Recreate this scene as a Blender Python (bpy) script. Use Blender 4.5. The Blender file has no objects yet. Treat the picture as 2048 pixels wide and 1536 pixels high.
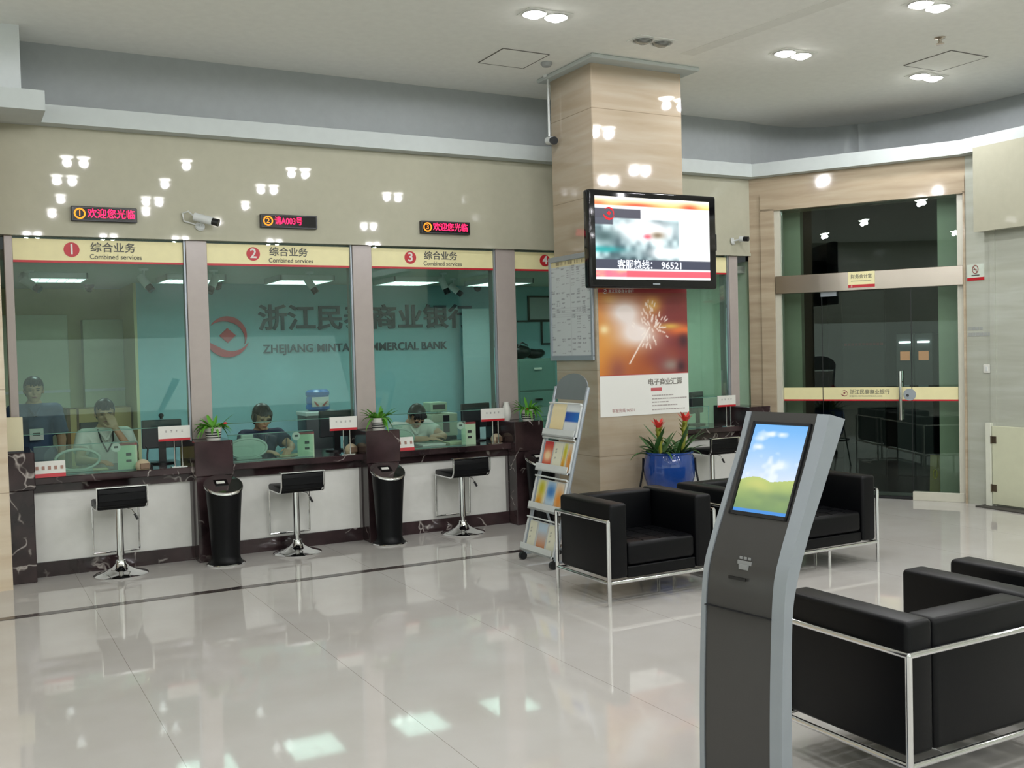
import bpy, bmesh, math, random
from mathutils import Vector, Matrix
random.seed(7)
PI = math.pi
S = bpy.context.scene
COL = S.collection

# ------------------------------------------------------------------ camera, world, exposure
cd = bpy.data.cameras.new('camera')
cam = bpy.data.objects.new('camera', cd); COL.objects.link(cam)
cd.sensor_fit = 'HORIZONTAL'; cd.sensor_width = 36.0
cd.lens = 36.0 * 2043.996 / 2048.0
cd.clip_start = 0.05; cd.clip_end = 100
yaw, pitch, roll = 0.498100361, -0.0316576754, -0.0255472652
fw = Vector((math.sin(yaw)*math.cos(pitch), math.cos(yaw)*math.cos(pitch), math.sin(pitch)))
r0 = fw.cross(Vector((0, 0, 1))).normalized(); u0 = r0.cross(fw)
rt = math.cos(roll)*r0 + math.sin(roll)*u0
up = -math.sin(roll)*r0 + math.cos(roll)*u0
cam.matrix_world = Matrix(((rt.x, up.x, -fw.x, 0), (rt.y, up.y, -fw.y, 0), (rt.z, up.z, -fw.z, 1.65), (0, 0, 0, 1)))
S.camera = cam

w = bpy.data.worlds.new('world'); S.world = w; w.use_nodes = True
bg = w.node_tree.nodes['Background']
bg.inputs[0].default_value = (0.75, 0.85, 0.82, 1); bg.inputs[1].default_value = 0.05

S.view_settings.view_transform = 'Standard'
S.view_settings.look = 'None'
S.view_settings.exposure = 0.27
S.view_settings.gamma = 1.0
S.view_settings.use_curve_mapping = False

SPOT_W = 29.0       # each lamp pair of the hall
FILL_W = 95.0        # unseen fill light added behind and beside the camera
PANEL_E = 11.5        # ceiling panels of the teller room

def area_light(name, loc, rot, sx, sy, watt, color):
    l = bpy.data.lights.new(name, 'AREA'); l.shape = 'RECTANGLE'; l.size = sx; l.size_y = sy
    l.energy = watt; l.color = color
    o = bpy.data.objects.new(name, l); COL.objects.link(o); o.location = loc; o.rotation_euler = rot
    return o
# two unseen area lights added as soft fill, tilted up towards the ceiling
area_light('rear_fill', (1.5, -5.9, 2.0), (PI/2+0.6, 0, 0), 13.0, 3.4, FILL_W, (0.86, 1.0, 0.95))
area_light('side_fill', (-5.9, 1.5, 2.0), (PI/2+0.6, 0, -PI/2), 13.0, 3.4, FILL_W*0.7, (0.86, 1.0, 0.95))

# ------------------------------------------------------------------ helpers
def lin(v):
    v = v/255.0
    return v/12.92 if v <= 0.04045 else ((v+0.055)/1.055)**2.4
def c(r, g, b): return (lin(r), lin(g), lin(b), 1.0)

MATS = {}
def mat(name, col=(0.5, 0.5, 0.5, 1), rough=0.5, metal=0.0, emit=None, estr=0.0, spec=0.5, coat=0.0, bump=None):
    if name in MATS: return MATS[name]
    m = bpy.data.materials.new(name); m.use_nodes = True
    nt = m.node_tree; b = nt.nodes['Principled BSDF']
    b.inputs['Base Color'].default_value = col
    b.inputs['Roughness'].default_value = rough
    b.inputs['Metallic'].default_value = metal
    b.inputs['Specular IOR Level'].default_value = spec
    b.inputs['Coat Weight'].default_value = coat
    if emit:
        b.inputs['Emission Color'].default_value = emit
        b.inputs['Emission Strength'].default_value = estr
    # every surface gets a little procedural variation
    tc = nt.nodes.new('ShaderNodeTexCoord'); nz = nt.nodes.new('ShaderNodeTexNoise')
    nz.inputs['Scale'].default_value = 14.0
    nt.links.new(tc.outputs['Object'], nz.inputs['Vector'])
    mx = nt.nodes.new('ShaderNodeMixRGB'); mx.blend_type = 'MULTIPLY'
    mx.inputs[0].default_value = 0.10; mx.inputs[1].default_value = col
    nt.links.new(nz.outputs['Fac'], mx.inputs[2])
    nt.links.new(mx.outputs[0], b.inputs['Base Color'])
    if bump:
        nb = nt.nodes.new('ShaderNodeTexNoise'); nb.inputs['Scale'].default_value = bump[0]
        bp = nt.nodes.new('ShaderNodeBump'); bp.inputs['Strength'].default_value = bump[1]
        nt.links.new(tc.outputs['Object'], nb.inputs['Vector'])
        nt.links.new(nb.outputs['Fac'], bp.inputs['Height']); nt.links.new(bp.outputs[0], b.inputs['Normal'])
    MATS[name] = m
    return m

def ramp(nt, pts):
    r = nt.nodes.new('ShaderNodeValToRGB')
    el = r.color_ramp.elements
    while len(el) > 1: el.remove(el[-1])
    el[0].position = pts[0][0]; el[0].color = pts[0][1]
    for p, cc in pts[1:]:
        e = el.new(p); e.color = cc
    return r

def stone(name, c1, c2, c3, rough=0.12, joints=0.0, spec=0.5):
    """banded polished limestone: horizontal veins in world space, optional horizontal joints"""
    m = bpy.data.materials.new(name); m.use_nodes = True
    nt = m.node_tree; b = nt.nodes['Principled BSDF']
    g = nt.nodes.new('ShaderNodeNewGeometry'); mp = nt.nodes.new('ShaderNodeMapping')
    mp.inputs['Scale'].default_value = (0.9, 0.9, 9.0); mp.inputs['Rotation'].default_value = (0.05, 0.04, 0)
    nt.links.new(g.outputs['Position'], mp.inputs['Vector'])
    n1 = nt.nodes.new('ShaderNodeTexNoise'); n1.inputs['Scale'].default_value = 1.3; n1.inputs['Detail'].default_value = 6
    n1.inputs['Distortion'].default_value = 0.4
    nt.links.new(mp.outputs[0], n1.inputs['Vector'])
    r = ramp(nt, [(0.28, c1), (0.5, c2), (0.72, c3)])
    nt.links.new(n1.outputs['Fac'], r.inputs[0])
    out = r.outputs[0]
    if joints:
        sp = nt.nodes.new('ShaderNodeSeparateXYZ'); nt.links.new(g.outputs['Position'], sp.inputs[0])
        a = nt.nodes.new('ShaderNodeMath'); a.operation = 'ADD'; a.inputs[1].default_value = 0.8
        nt.links.new(sp.outputs['Z'], a.inputs[0])
        f = nt.nodes.new('ShaderNodeMath'); f.operation = 'WRAP'; f.inputs[1].default_value = joints; f.inputs[2].default_value = 0.0
        nt.links.new(a.outputs[0], f.inputs[0])
        l = nt.nodes.new('ShaderNodeMath'); l.operation = 'LESS_THAN'; l.inputs[1].default_value = 0.007
        nt.links.new(f.outputs[0], l.inputs[0])
        mx = nt.nodes.new('ShaderNodeMixRGB'); mx.inputs[2].default_value = (c1[0]*0.75, c1[1]*0.75, c1[2]*0.75, 1)
        nt.links.new(l.outputs[0], mx.inputs[0]); nt.links.new(out, mx.inputs[1]); out = mx.outputs[0]
    nt.links.new(out, b.inputs['Base Color'])
    b.inputs['Roughness'].default_value = rough; b.inputs['Specular IOR Level'].default_value = spec
    MATS[name] = m
    return m

def marble(name, dark, mid, vein, scale=1.0, amount=0.05, rough=0.12):
    m = bpy.data.materials.new(name); m.use_nodes = True
    nt = m.node_tree; b = nt.nodes['Principled BSDF']
    g = nt.nodes.new('ShaderNodeNewGeometry')
    n0 = nt.nodes.new('ShaderNodeTexNoise'); n0.inputs['Scale'].default_value = 3.0*scale; n0.inputs['Detail'].default_value = 5
    nt.links.new(g.outputs['Position'], n0.inputs['Vector'])
    r0_ = ramp(nt, [(0.35, dark), (0.65, mid)]); nt.links.new(n0.outputs['Fac'], r0_.inputs[0])
    ad = nt.nodes.new('ShaderNodeMixRGB'); ad.blend_type = 'ADD'; ad.inputs[0].default_value = 0.35
    nt.links.new(g.outputs['Position'], ad.inputs[1])
    n2 = nt.nodes.new('ShaderNodeTexNoise'); n2.inputs['Scale'].default_value = 5.0*scale
    nt.links.new(g.outputs['Position'], n2.inputs['Vector']); nt.links.new(n2.outputs['Color'], ad.inputs[2])
    v = nt.nodes.new('ShaderNodeTexVoronoi'); v.feature = 'DISTANCE_TO_EDGE'; v.inputs['Scale'].default_value = 3.4*scale
    nt.links.new(ad.outputs[0], v.inputs['Vector'])
    lt = ramp(nt, [(0.0, (1, 1, 1, 1)), (amount, (0, 0, 0, 1))]); nt.links.new(v.outputs['Distance'], lt.inputs[0])
    n3 = nt.nodes.new('ShaderNodeTexNoise'); n3.inputs['Scale'].default_value = 4.0*scale
    nt.links.new(g.outputs['Position'], n3.inputs['Vector'])
    r3 = ramp(nt, [(0.52, (0, 0, 0, 1)), (0.62, (1, 1, 1, 1))]); nt.links.new(n3.outputs['Fac'], r3.inputs[0])
    mu = nt.nodes.new('ShaderNodeMath'); mu.operation = 'MULTIPLY'
    nt.links.new(lt.outputs[0], mu.inputs[0]); nt.links.new(r3.outputs[0], mu.inputs[1])
    mx = nt.nodes.new('ShaderNodeMixRGB'); mx.inputs[2].default_value = vein
    nt.links.new(mu.outputs[0], mx.inputs[0]); nt.links.new(r0_.outputs[0], mx.inputs[1])
    nt.links.new(mx.outputs[0], b.inputs['Base Color'])
    b.inputs['Roughness'].default_value = rough
    MATS[name] = m
    return m

def pane_mat(name, tint, refl_ior=1.5, extra=0.0, haze=None, haze_f=0.0):
    """thin sheet of glass: tinted see-through plus a mirror film by Fresnel"""
    m = bpy.data.materials.new(name); m.use_nodes = True
    nt = m.node_tree; nt.nodes.clear()
    out = nt.nodes.new('ShaderNodeOutputMaterial')
    tr = nt.nodes.new('ShaderNodeBsdfTransparent'); tr.inputs[0].default_value = tint
    gl = nt.nodes.new('ShaderNodeBsdfGlossy'); gl.inputs['Roughness'].default_value = 0.0
    gl.inputs[0].default_value = (0.95, 1.0, 0.98, 1)
    fr = nt.nodes.new('ShaderNodeFresnel'); fr.inputs['IOR'].default_value = refl_ior
    nzt = nt.nodes.new('ShaderNodeTexNoise'); nzt.inputs['Scale'].default_value = 0.8
    ad = nt.nodes.new('ShaderNodeMath'); ad.operation = 'MULTIPLY_ADD'; ad.inputs[1].default_value = 0.015; ad.inputs[2].default_value = extra
    nt.links.new(nzt.outputs['Fac'], ad.inputs[0])
    a2 = nt.nodes.new('ShaderNodeMath'); a2.operation = 'ADD'
    nt.links.new(fr.outputs[0], a2.inputs[0]); nt.links.new(ad.outputs[0], a2.inputs[1])
    body = tr.outputs[0]
    if haze:
        df = nt.nodes.new('ShaderNodeBsdfDiffuse'); df.inputs[0].default_value = haze
        mh = nt.nodes.new('ShaderNodeMixShader'); mh.inputs[0].default_value = haze_f
        nt.links.new(tr.outputs[0], mh.inputs[1]); nt.links.new(df.outputs[0], mh.inputs[2]); body = mh.outputs[0]
    mx = nt.nodes.new('ShaderNodeMixShader')
    nt.links.new(a2.outputs[0], mx.inputs[0]); nt.links.new(body, mx.inputs[1]); nt.links.new(gl.outputs[0], mx.inputs[2])
    nt.links.new(mx.outputs[0], out.inputs[0])
    MATS[name] = m
    return m

def emit_mat(name, col, strength):
    if name in MATS: return MATS[name]
    m = bpy.data.materials.new(name); m.use_nodes = True
    nt = m.node_tree; nt.nodes.clear()
    out = nt.nodes.new('ShaderNodeOutputMaterial'); e = nt.nodes.new('ShaderNodeEmission')
    e.inputs[0].default_value = col; e.inputs[1].default_value = strength
    nt.links.new(e.outputs[0], out.inputs[0]); MATS[name] = m
    return m

def vcol_mat(name, emit=0.0, rough=0.4):
    """printed or lit picture whose pattern is stored per cell of its mesh"""
    if name in MATS: return MATS[name]
    m = bpy.data.materials.new(name); m.use_nodes = True
    nt = m.node_tree; b = nt.nodes['Principled BSDF']
    a = nt.nodes.new('ShaderNodeVertexColor'); a.layer_name = 'Col'
    b.inputs['Roughness'].default_value = rough
    if emit:
        b.inputs['Base Color'].default_value = (0.01, 0.01, 0.01, 1)
        nt.links.new(a.outputs[0], b.inputs['Emission Color']); b.inputs['Emission Strength'].default_value = emit
    else:
        nt.links.new(a.outputs[0], b.inputs['Base Color'])
    MATS[name] = m
    return m

# ---- mesh helpers
def B(): return bmesh.new()
def bx(bm, x0, x1, y0, y1, z0, z1, bev=0.0, seg=2):
    r = bmesh.ops.create_cube(bm, size=1.0)
    vs = r['verts']
    for v in vs:
        v.co = Vector(((x0+x1)/2 + v.co.x*(x1-x0), (y0+y1)/2 + v.co.y*(y1-y0), (z0+z1)/2 + v.co.z*(z1-z0)))
    if bev > 0:
        es = list({e for v in vs for e in v.link_edges})
        bmesh.ops.bevel(bm, geom=es, offset=bev, segments=seg, profile=0.5, affect='EDGES')
    return bm
def cone(bm, p0, p1, r0, r1=None, seg=16, caps=True):
    p0 = Vector(p0); p1 = Vector(p1); r1 = r0 if r1 is None else r1
    d = p1-p0; q = d.to_track_quat('Z', 'Y').to_matrix().to_4x4()
    M = Matrix.Translation((p0+p1)/2) @ q
    bmesh.ops.create_cone(bm, cap_ends=caps, segments=seg, radius1=max(r0, 1e-5), radius2=max(r1, 1e-5), depth=d.length, matrix=M)
    return bm
def tube(bm, pts, r, seg=8, closed=False, radii=None):
    pts = [Vector(p) for p in pts]; n = len(pts); rings = []
    prev = None
    for i, p in enumerate(pts):
        a = pts[(i-1) % n] if (closed or i > 0) else p
        b = pts[(i+1) % n] if (closed or i < n-1) else p
        t = (b-a)
        t = t.normalized() if t.length > 1e-9 else Vector((0, 0, 1))
        if prev is None:
            x = t.orthogonal().normalized()
        else:
            x = prev - t*prev.dot(t)
            x = x.normalized() if x.length > 1e-6 else t.orthogonal().normalized()
        prev = x; y = t.cross(x)
        rr = radii[i] if radii else r
        # widen at mitred corners
        k = 1.0
        if 0 < i < n-1 or closed:
            d1 = (p-a); d2 = (b-p)
            if d1.length > 1e-9 and d2.length > 1e-9:
                cs = max(0.3, math.cos(d1.angle(d2)/2)); k = 1/cs
        rings.append([bm.verts.new(p + (x*math.cos(2*PI*j/seg) + y*math.sin(2*PI*j/seg))*rr*(k if k < 1.5 else 1.4)) for j in range(seg)])
    m = n if closed else n-1
    for i in range(m):
        A = rings[i]; C2 = rings[(i+1) % n]
        for j in range(seg):
            bm.faces.new((A[j], A[(j+1) % seg], C2[(j+1) % seg], C2[j]))
    if not closed:
        bm.faces.new(rings[0][::-1]); bm.faces.new(rings[-1])
    return bm
def rod(bm, pts, r, seg=8):
    """tube of straight pieces with sharp corners"""
    for a, b in zip(pts[:-1], pts[1:]): cone(bm, a, b, r, r, seg)
    for p in pts[1:-1]: bmesh.ops.create_uvsphere(bm, u_segments=seg, v_segments=6, radius=r, matrix=Matrix.Translation(Vector(p)))
    return bm
def lathe(bm, prof, ctr=(0, 0, 0), seg=28):
    cx, cy, cz = ctr; rings = []
    for r, z in prof:
        rings.append([bm.verts.new((cx + r*math.cos(2*PI*j/seg), cy + r*math.sin(2*PI*j/seg), cz+z)) for j in range(seg)])
    for A, C2 in zip(rings[:-1], rings[1:]):
        for j in range(seg): bm.faces.new((A[j], A[(j+1) % seg], C2[(j+1) % seg], C2[j]))
    if prof[0][0] > 1e-4: bm.faces.new(rings[0][::-1])
    if prof[-1][0] > 1e-4: bm.faces.new(rings[-1])
    return bm
def ell(bm, ctr, rad, rot=None, seg=16):
    M = Matrix.Translation(Vector(ctr)) @ (rot.to_4x4() if rot else Matrix.Identity(4)) @ Matrix.Diagonal((rad[0], rad[1], rad[2], 1))
    bmesh.ops.create_uvsphere(bm, u_segments=seg, v_segments=max(8, seg*2//3), radius=1.0, matrix=M)
    return bm
def prism(bm, poly, f0, f1):
    """poly 2D points; f0,f1 map (a,b)->3D for the two ends"""
    A = [bm.verts.new(f0(*p)) for p in poly]; C2 = [bm.verts.new(f1(*p)) for p in poly]
    bm.faces.new(A[::-1]); bm.faces.new(C2)
    n = len(poly)
    for i in range(n): bm.faces.new((A[i], A[(i+1) % n], C2[(i+1) % n], C2[i]))
    return bm
def quadgrid_sheet(bm, rows):
    V = [[bm.verts.new(p) for p in row] for row in rows]
    for a, b in zip(V[:-1], V[1:]):
        for i in range(len(a)-1): bm.faces.new((a[i], a[i+1], b[i+1], b[i]))
    return bm

def obj(name, bm, m, parent=None, smooth=False, loc=None, rot=None):
    bmesh.ops.recalc_face_normals(bm, faces=bm.faces[:])
    me = bpy.data.meshes.new(name); bm.to_mesh(me); bm.free()
    if isinstance(m, (list, tuple)):
        for k in m: me.materials.append(k)
    else: me.materials.append(m)
    o = bpy.data.objects.new(name, me); COL.objects.link(o)
    if smooth:
        lim = math.cos(math.radians(40 if smooth is True else smooth))
        for p in me.polygons: p.use_smooth = True
        b2 = bmesh.new(); b2.from_mesh(me)
        for e in b2.edges:
            if len(e.link_faces) == 2 and e.link_faces[0].normal.dot(e.link_faces[1].normal) < lim: e.smooth = False
        b2.to_mesh(me); b2.free()
    if parent: o.parent = parent
    if loc: o.location = loc
    if rot: o.rotation_euler = rot
    return o
def tag(o, label, cat, group=None, kind=None):
    o['label'] = label; o['category'] = cat
    if group: o['group'] = group
    if kind: o['kind'] = kind
    return o
def thing(name, label, cat, loc=(0, 0, 0), rz=0.0, group=None, kind=None):
    o = bpy.data.objects.new(name, None); o.empty_display_size = 0.1; COL.objects.link(o)
    o.location = loc; o.rotation_euler = (0, 0, rz)
    return tag(o, label, cat, group, kind)
def struct(o):
    o['kind'] = 'structure'; return o
def sroot(name, loc=(0, 0, 0), rz=0.0):
    o = bpy.data.objects.new(name, None); COL.objects.link(o); o.location = loc; o.rotation_euler = (0, 0, rz)
    return struct(o)
def kids(o): return [x for x in COL.objects if x.parent == o]
def dup(root, loc, rz=None, label=None, group=None):
    r = root.copy(); COL.objects.link(r); r.location = loc
    if rz is not None: r.rotation_euler = (0, 0, rz)
    if label: r['label'] = label
    if group: r['group'] = group
    for ch in kids(root):
        k = ch.copy(); COL.objects.link(k); k.parent = r
        for g in kids(ch):
            h = g.copy(); COL.objects.link(h); h.parent = k
    return r

def text(name, s, size, m, parent, loc, rot=(PI/2, 0, 0), extrude=0.002, bold=0.0, align='CENTER', xs=1.0):
    cu = bpy.data.curves.new(name, 'FONT'); cu.body = s; cu.size = size; cu.align_x = align; cu.align_y = 'CENTER'
    cu.extrude = extrude; cu.offset = bold; cu.resolution_u = 3
    t = bpy.data.objects.new(name+'_tmp', cu); COL.objects.link(t)
    dg = bpy.context.evaluated_depsgraph_get()
    me = bpy.data.meshes.new_from_object(t.evaluated_get(dg))
    bpy.data.objects.remove(t); bpy.data.curves.remove(cu)
    me.materials.clear(); me.materials.append(m); me.name = name
    o = bpy.data.objects.new(name, me); COL.objects.link(o)
    if parent: o.parent = parent
    o.location = loc; o.rotation_euler = rot; o.scale = (xs, 1, 1)
    return o

def picture(name, x0, x1, z0, z1, y, nx, ny, fn, m, parent=None):
    """flat printed/lit sheet facing -Y; fn(u,v)->sRGB 0..255, u to the right, v up"""
    me = bpy.data.meshes.new(name)
    vs = [(x0+(x1-x0)*i/nx, y, z0+(z1-z0)*j/ny) for j in range(ny+1) for i in range(nx+1)]
    fs = [(j*(nx+1)+i, j*(nx+1)+i+1, (j+1)*(nx+1)+i+1, (j+1)*(nx+1)+i) for j in range(ny) for i in range(nx)]
    me.from_pydata(vs, [], fs)
    at = me.color_attributes.new('Col', 'FLOAT_COLOR', 'POINT')
    k = 0
    for j in range(ny+1):
        for i in range(nx+1):
            r, g, b = fn(i/nx, j/ny)
            at.data[k].color = (lin(max(0, min(255, r))), lin(max(0, min(255, g))), lin(max(0, min(255, b))), 1); k += 1
    me.materials.append(m)
    o = bpy.data.objects.new(name, me); COL.objects.link(o)
    if parent: o.parent = parent
    return o
def mixc(a, b, t):
    t = max(0.0, min(1.0, t)); return tuple(a[i]+(b[i]-a[i])*t for i in range(3))
def gauss(u, v, cu, cv, su, sv): return math.exp(-((u-cu)/su)**2 - ((v-cv)/sv)**2)
def vnoise(x, y, s=0):
    def h(i, j):
        k = math.sin(i*127.1 + j*311.7 + s*74.7)*43758.5453; return k-math.floor(k)
    i, j = math.floor(x), math.floor(y); fx, fy = x-i, y-j
    fx = fx*fx*(3-2*fx); fy = fy*fy*(3-2*fy)
    return (h(i, j)*(1-fx)+h(i+1, j)*fx)*(1-fy) + (h(i, j+1)*(1-fx)+h(i+1, j+1)*fx)*fy

def logo(bm, cx, cz, r, y0, y1):
    """ring of two crescents round a diamond, in the XZ plane"""
    def cres(R_, a0, a1, w, peak, n=28):
        out = []; inn = []
        for i in range(n+1):
            t = i/n; a = math.radians(a0+(a1-a0)*t)
            th = w*(math.sin(PI*0.5*t/peak) if t < peak else math.cos(PI*0.5*(t-peak)/(1-peak)))
            out.append((cx+R_*math.cos(a), cz+R_*math.sin(a))); ri = R_-th-0.001*r/0.2
            inn.append((cx+ri*math.cos(a), cz+ri*math.sin(a)))
        for i in range(n):
            q = [out[i], out[i+1], inn[i+1], inn[i]]
            prism(bm, q, lambda a, b: (a, y0, b), lambda a, b: (a, y1, b))
    cres(r*0.93, 148, -28, r*0.27, 0.42); cres(r*1.06, 188, 340, r*0.36, 0.33)
    d = r*0.36
    prism(bm, [(cx, cz+d), (cx+d*1.1, cz), (cx, cz-d), (cx-d*1.1, cz)], lambda a, b: (a, y0, b), lambda a, b: (a, y1, b))
    return bm

# ------------------------------------------------------------------ materials
def floor_mat():
    m = bpy.data.materials.new('polished_tile'); m.use_nodes = True
    nt = m.node_tree; b = nt.nodes['Principled BSDF']
    g = nt.nodes.new('ShaderNodeNewGeometry'); sp = nt.nodes.new('ShaderNodeSeparateXYZ')
    nt.links.new(g.outputs['Position'], sp.inputs[0])
    def joint(sock, off, wdt):
        a = nt.nodes.new('ShaderNodeMath'); a.operation = 'ADD'; a.inputs[1].default_value = off
        nt.links.new(sock, a.inputs[0])
        f = nt.nodes.new('ShaderNodeMath'); f.operation = 'WRAP'; f.inputs[1].default_value = 1.0035; f.inputs[2].default_value = 0
        nt.links.new(a.outputs[0], f.inputs[0])
        l = nt.nodes.new('ShaderNodeMath'); l.operation = 'LESS_THAN'; l.inputs[1].default_value = wdt
        nt.links.new(f.outputs[0], l.inputs[0]); return l
    jx = joint(sp.outputs['X'], -0.761+20.07, 0.0030)
    mxj = jx
    n = nt.nodes.new('ShaderNodeTexNoise'); n.inputs['Scale'].default_value = 2.0; n.inputs['Detail'].default_value = 8
    nt.links.new(g.outputs['Position'], n.inputs['Vector'])
    r = ramp(nt, [(0.3, c(190, 186, 180)), (0.7, c(199, 196, 192))]); nt.links.new(n.outputs['Fac'], r.inputs[0])
    mx = nt.nodes.new('ShaderNodeMixRGB'); mx.inputs[2].default_value = c(150, 146, 137)
    nt.links.new(mxj.outputs[0], mx.inputs[0]); nt.links.new(r.outputs[0], mx.inputs[1])
    nt.links.new(mx.outputs[0], b.inputs['Base Color'])
    b.inputs['Roughness'].default_value = 0.045; b.inputs['Specular IOR Level'].default_value = 0.5
    return m
M_floor = floor_mat()
M_ceil = mat('ceiling_paint', c(247, 248, 242), 0.85)
M_cove = mat('cove_paint', c(222, 228, 228), 0.85)
M_corn = mat('cornice_paint', c(194, 201, 198), 0.8)
M_fascia = mat('cream_gloss_panel', c(180, 178, 158), 0.03)
M_stone = stone('cream_limestone', c(160, 145, 122), c(170, 156, 135), c(177, 166, 147), 0.05, 0.755)
M_stone_d = stone('tan_limestone', c(158, 142, 120), c(176, 160, 136), c(188, 174, 150), 0.06)
M_stone_g = stone('pale_stone', c(174, 176, 162), c(181, 184, 171), c(189, 193, 182), 0.12)
M_stone_p = stone('peach_stone', c(200, 180, 154), c(212, 196, 172), c(220, 206, 184), 0.12, 0.755)
M_marble = marble('dark_marble', c(34, 24, 26), c(66, 50, 52), c(178, 170, 164), 1.0, 0.03)
M_inlay = marble('inlay_marble', c(38, 34, 36), c(96, 86, 82), c(150, 138, 128), 2.2, 0.08)
M_white = mat('white_panel', c(228, 228, 222), 0.35)
M_post = mat('mauve_grey_stone', c(176, 166, 160), 0.2)
M_grey = mat('grey_trim', c(128, 124, 122), 0.4)
M_chrome = mat('chrome', (0.82, 0.83, 0.84, 1), 0.07, 1.0)
M_steel = mat('brushed_steel', c(196, 186, 174), 0.24, 1.0)
M_alu = mat('silver_paint', c(160, 168, 175), 0.35, 0.35)
M_black = mat('black_plastic', c(24, 25, 28), 0.35)
M_blackg = mat('black_gloss', c(12, 12, 14), 0.08)
M_leather = mat('black_leather', c(6, 7, 10), 0.40, spec=0.22, bump=(160, 0.12))
M_dark = mat('dark_grey_plastic', c(52, 54, 58), 0.4)
M_red = mat('sign_red', c(190, 28, 40), 0.4)
M_cream = mat('sign_cream', c(236, 228, 176), 0.5)
M_paper = mat('white_paper', c(226, 226, 218), 0.6)
M_ink = mat('grey_ink', c(92, 92, 86), 0.6)
M_inkb = mat('black_ink', c(34, 38, 40), 0.5)
M_teal = mat('teal_wall_paint', c(144, 188, 194), 0.7)
M_inwall = mat('beige_wall_paint', c(206, 202, 160), 0.8)
M_green = mat('pale_green_wall', c(214, 236, 206), 0.8)
M_glass = pane_mat('teller_glass', (0.84, 0.94, 0.91, 1), 1.42, 0.0)
M_glass2 = pane_mat('low_glass', (0.86, 0.96, 0.92, 1), 1.45, 0.0, (0.55, 0.75, 0.68, 1), 0.035)
M_doorglass = pane_mat('door_glass', (0.80, 0.88, 0.84, 1), 1.42, 0.0)
M_frost = pane_mat('frosted_glass', (0.8, 0.95, 0.95, 1), 1.4, 0.0, (0.62, 0.80, 0.82, 1), 0.62)
M_gedge = mat('glass_edge', c(96, 138, 124), 0.2)
M_wire = mat('white_cable', c(214, 216, 212), 0.5)
M_camw = mat('camera_white', c(214, 218, 216), 0.4)

# ------------------------------------------------------------------ the setting
ZC = 4.15
def plate(name, poly, z0, z1, m, parent=None):
    bm = B(); prism(bm, poly, lambda a, b: (a, b, z0), lambda a, b: (a, b, z1)); return obj(name, bm, m, parent)

struct(plate('floor', [(-6, -6), (12.2, -6), (12.2, 13), (-6, 13)], -0.1, 0.0, M_floor))
struct(plate('ceiling', [(-6, -6), (10.2, -6), (10.2, 9.6), (-6, 9.6)], ZC, ZC+0.1, M_ceil))
bm = B(); bx(bm, 0.0, 11.0, -0.042, 0.042, 0.0005, 0.0022)
struct(obj('trim_1', bm, M_inlay, loc=(-4.0, 7.372, 0)))          # dark inlay line in the floor

# soft shade of a ceiling step, put into the colour of a flat strip
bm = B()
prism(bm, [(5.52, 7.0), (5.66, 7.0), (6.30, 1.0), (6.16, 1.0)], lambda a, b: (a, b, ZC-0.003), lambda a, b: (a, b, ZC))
struct(obj('ceiling_shade_strip', bm, mat('ceiling_step_shade', c(238, 239, 232), 0.85)))

DU, DN = Vector((0.52250, -0.85264, 0)), Vector((-0.85264, -0.52250, 0))
P0 = Vector((7.80, 8.73, 0)); DRZ = math.atan2(DU.y, DU.x)
XR = 8.95
PEND = P0 + DU*((XR-P0.x)/DU.x)           # where the door wall meets the right wall

# counter wall: cream fascia above the teller windows
bm = B(); bx(bm, 0.30, 7.80, 8.73, 8.90, 2.642, 3.62)
fas = struct(obj('wall_counter', bm, M_fascia))
bm = B(); bx(bm, 0.30, 7.80, 8.715, 8.73, 2.642, 2.672)
obj('edge_strip', bm, M_fascia, fas)
# left pier
bm = B(); bx(bm, -2.5, 0.312, 8.29, 9.4, 0, 3.62)
struct(obj('wall_left', bm, M_stone_p))
# door wall in its own frame: x along the wall, y outwards
def dloc(u, off=0.0): p = P0 + DU*u - DN*off; return (p.x, p.y, 0)
LW = (XR-P0.x)/DU.x
dwl = sroot('wall_door', (P0.x, P0.y, 0), DRZ)
bm = B()
bx(bm, -0.02, 0.27, 0, 0.30, 0, 3.62); bx(bm, 2.18, LW, 0, 0.30, 0, 3.62); bx(bm, 0.27, 2.18, 0, 0.30, 3.12, 3.62)
obj('wall_cladding', bm, M_stone_d, dwl)
bm = B()
bx(bm, 0.125, 0.275, -0.022, 0.0, 0, 3.14); bx(bm, 2.178, LW-0.005, -0.022, 0.0, 0, 3.14); bx(bm, 0.125, LW-0.005, -0.022, 0.0, 3.12, 3.30)
obj('wall_architrave', bm, M_stone_d, dwl)
# right wall: pale stone with the cream band above
bm = B(); bx(bm, XR, XR+0.2, -6, PEND.y, 0, 3.62)
rw = struct(obj('wall_right', bm, M_stone_g))
bm = B(); bx(bm, XR-0.16, XR-0.001, -3, 6.64, 2.70, 3.52)
obj('cream_band', bm, M_fascia, rw)
bm = B(); bx(bm, XR-0.012, XR, 6.52, 6.58, 0.0, 2.70)
obj('wall_joint', bm, M_stone_g, rw)
# walls behind the camera
bm = B(); bx(bm, -6.2, -6.0, -6, 9.6, 0, ZC); struct(obj('wall_far_left', bm, M_stone_g))
bm = B(); bx(bm, -6, 10, -6.2, -6.0, 0, ZC); struct(obj('wall_behind', bm, M_stone_g))
bm = B(); bx(bm, -6, -2.5, 8.29, 8.5, 0, ZC); struct(obj('wall_left_return', bm, M_stone_p))

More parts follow.
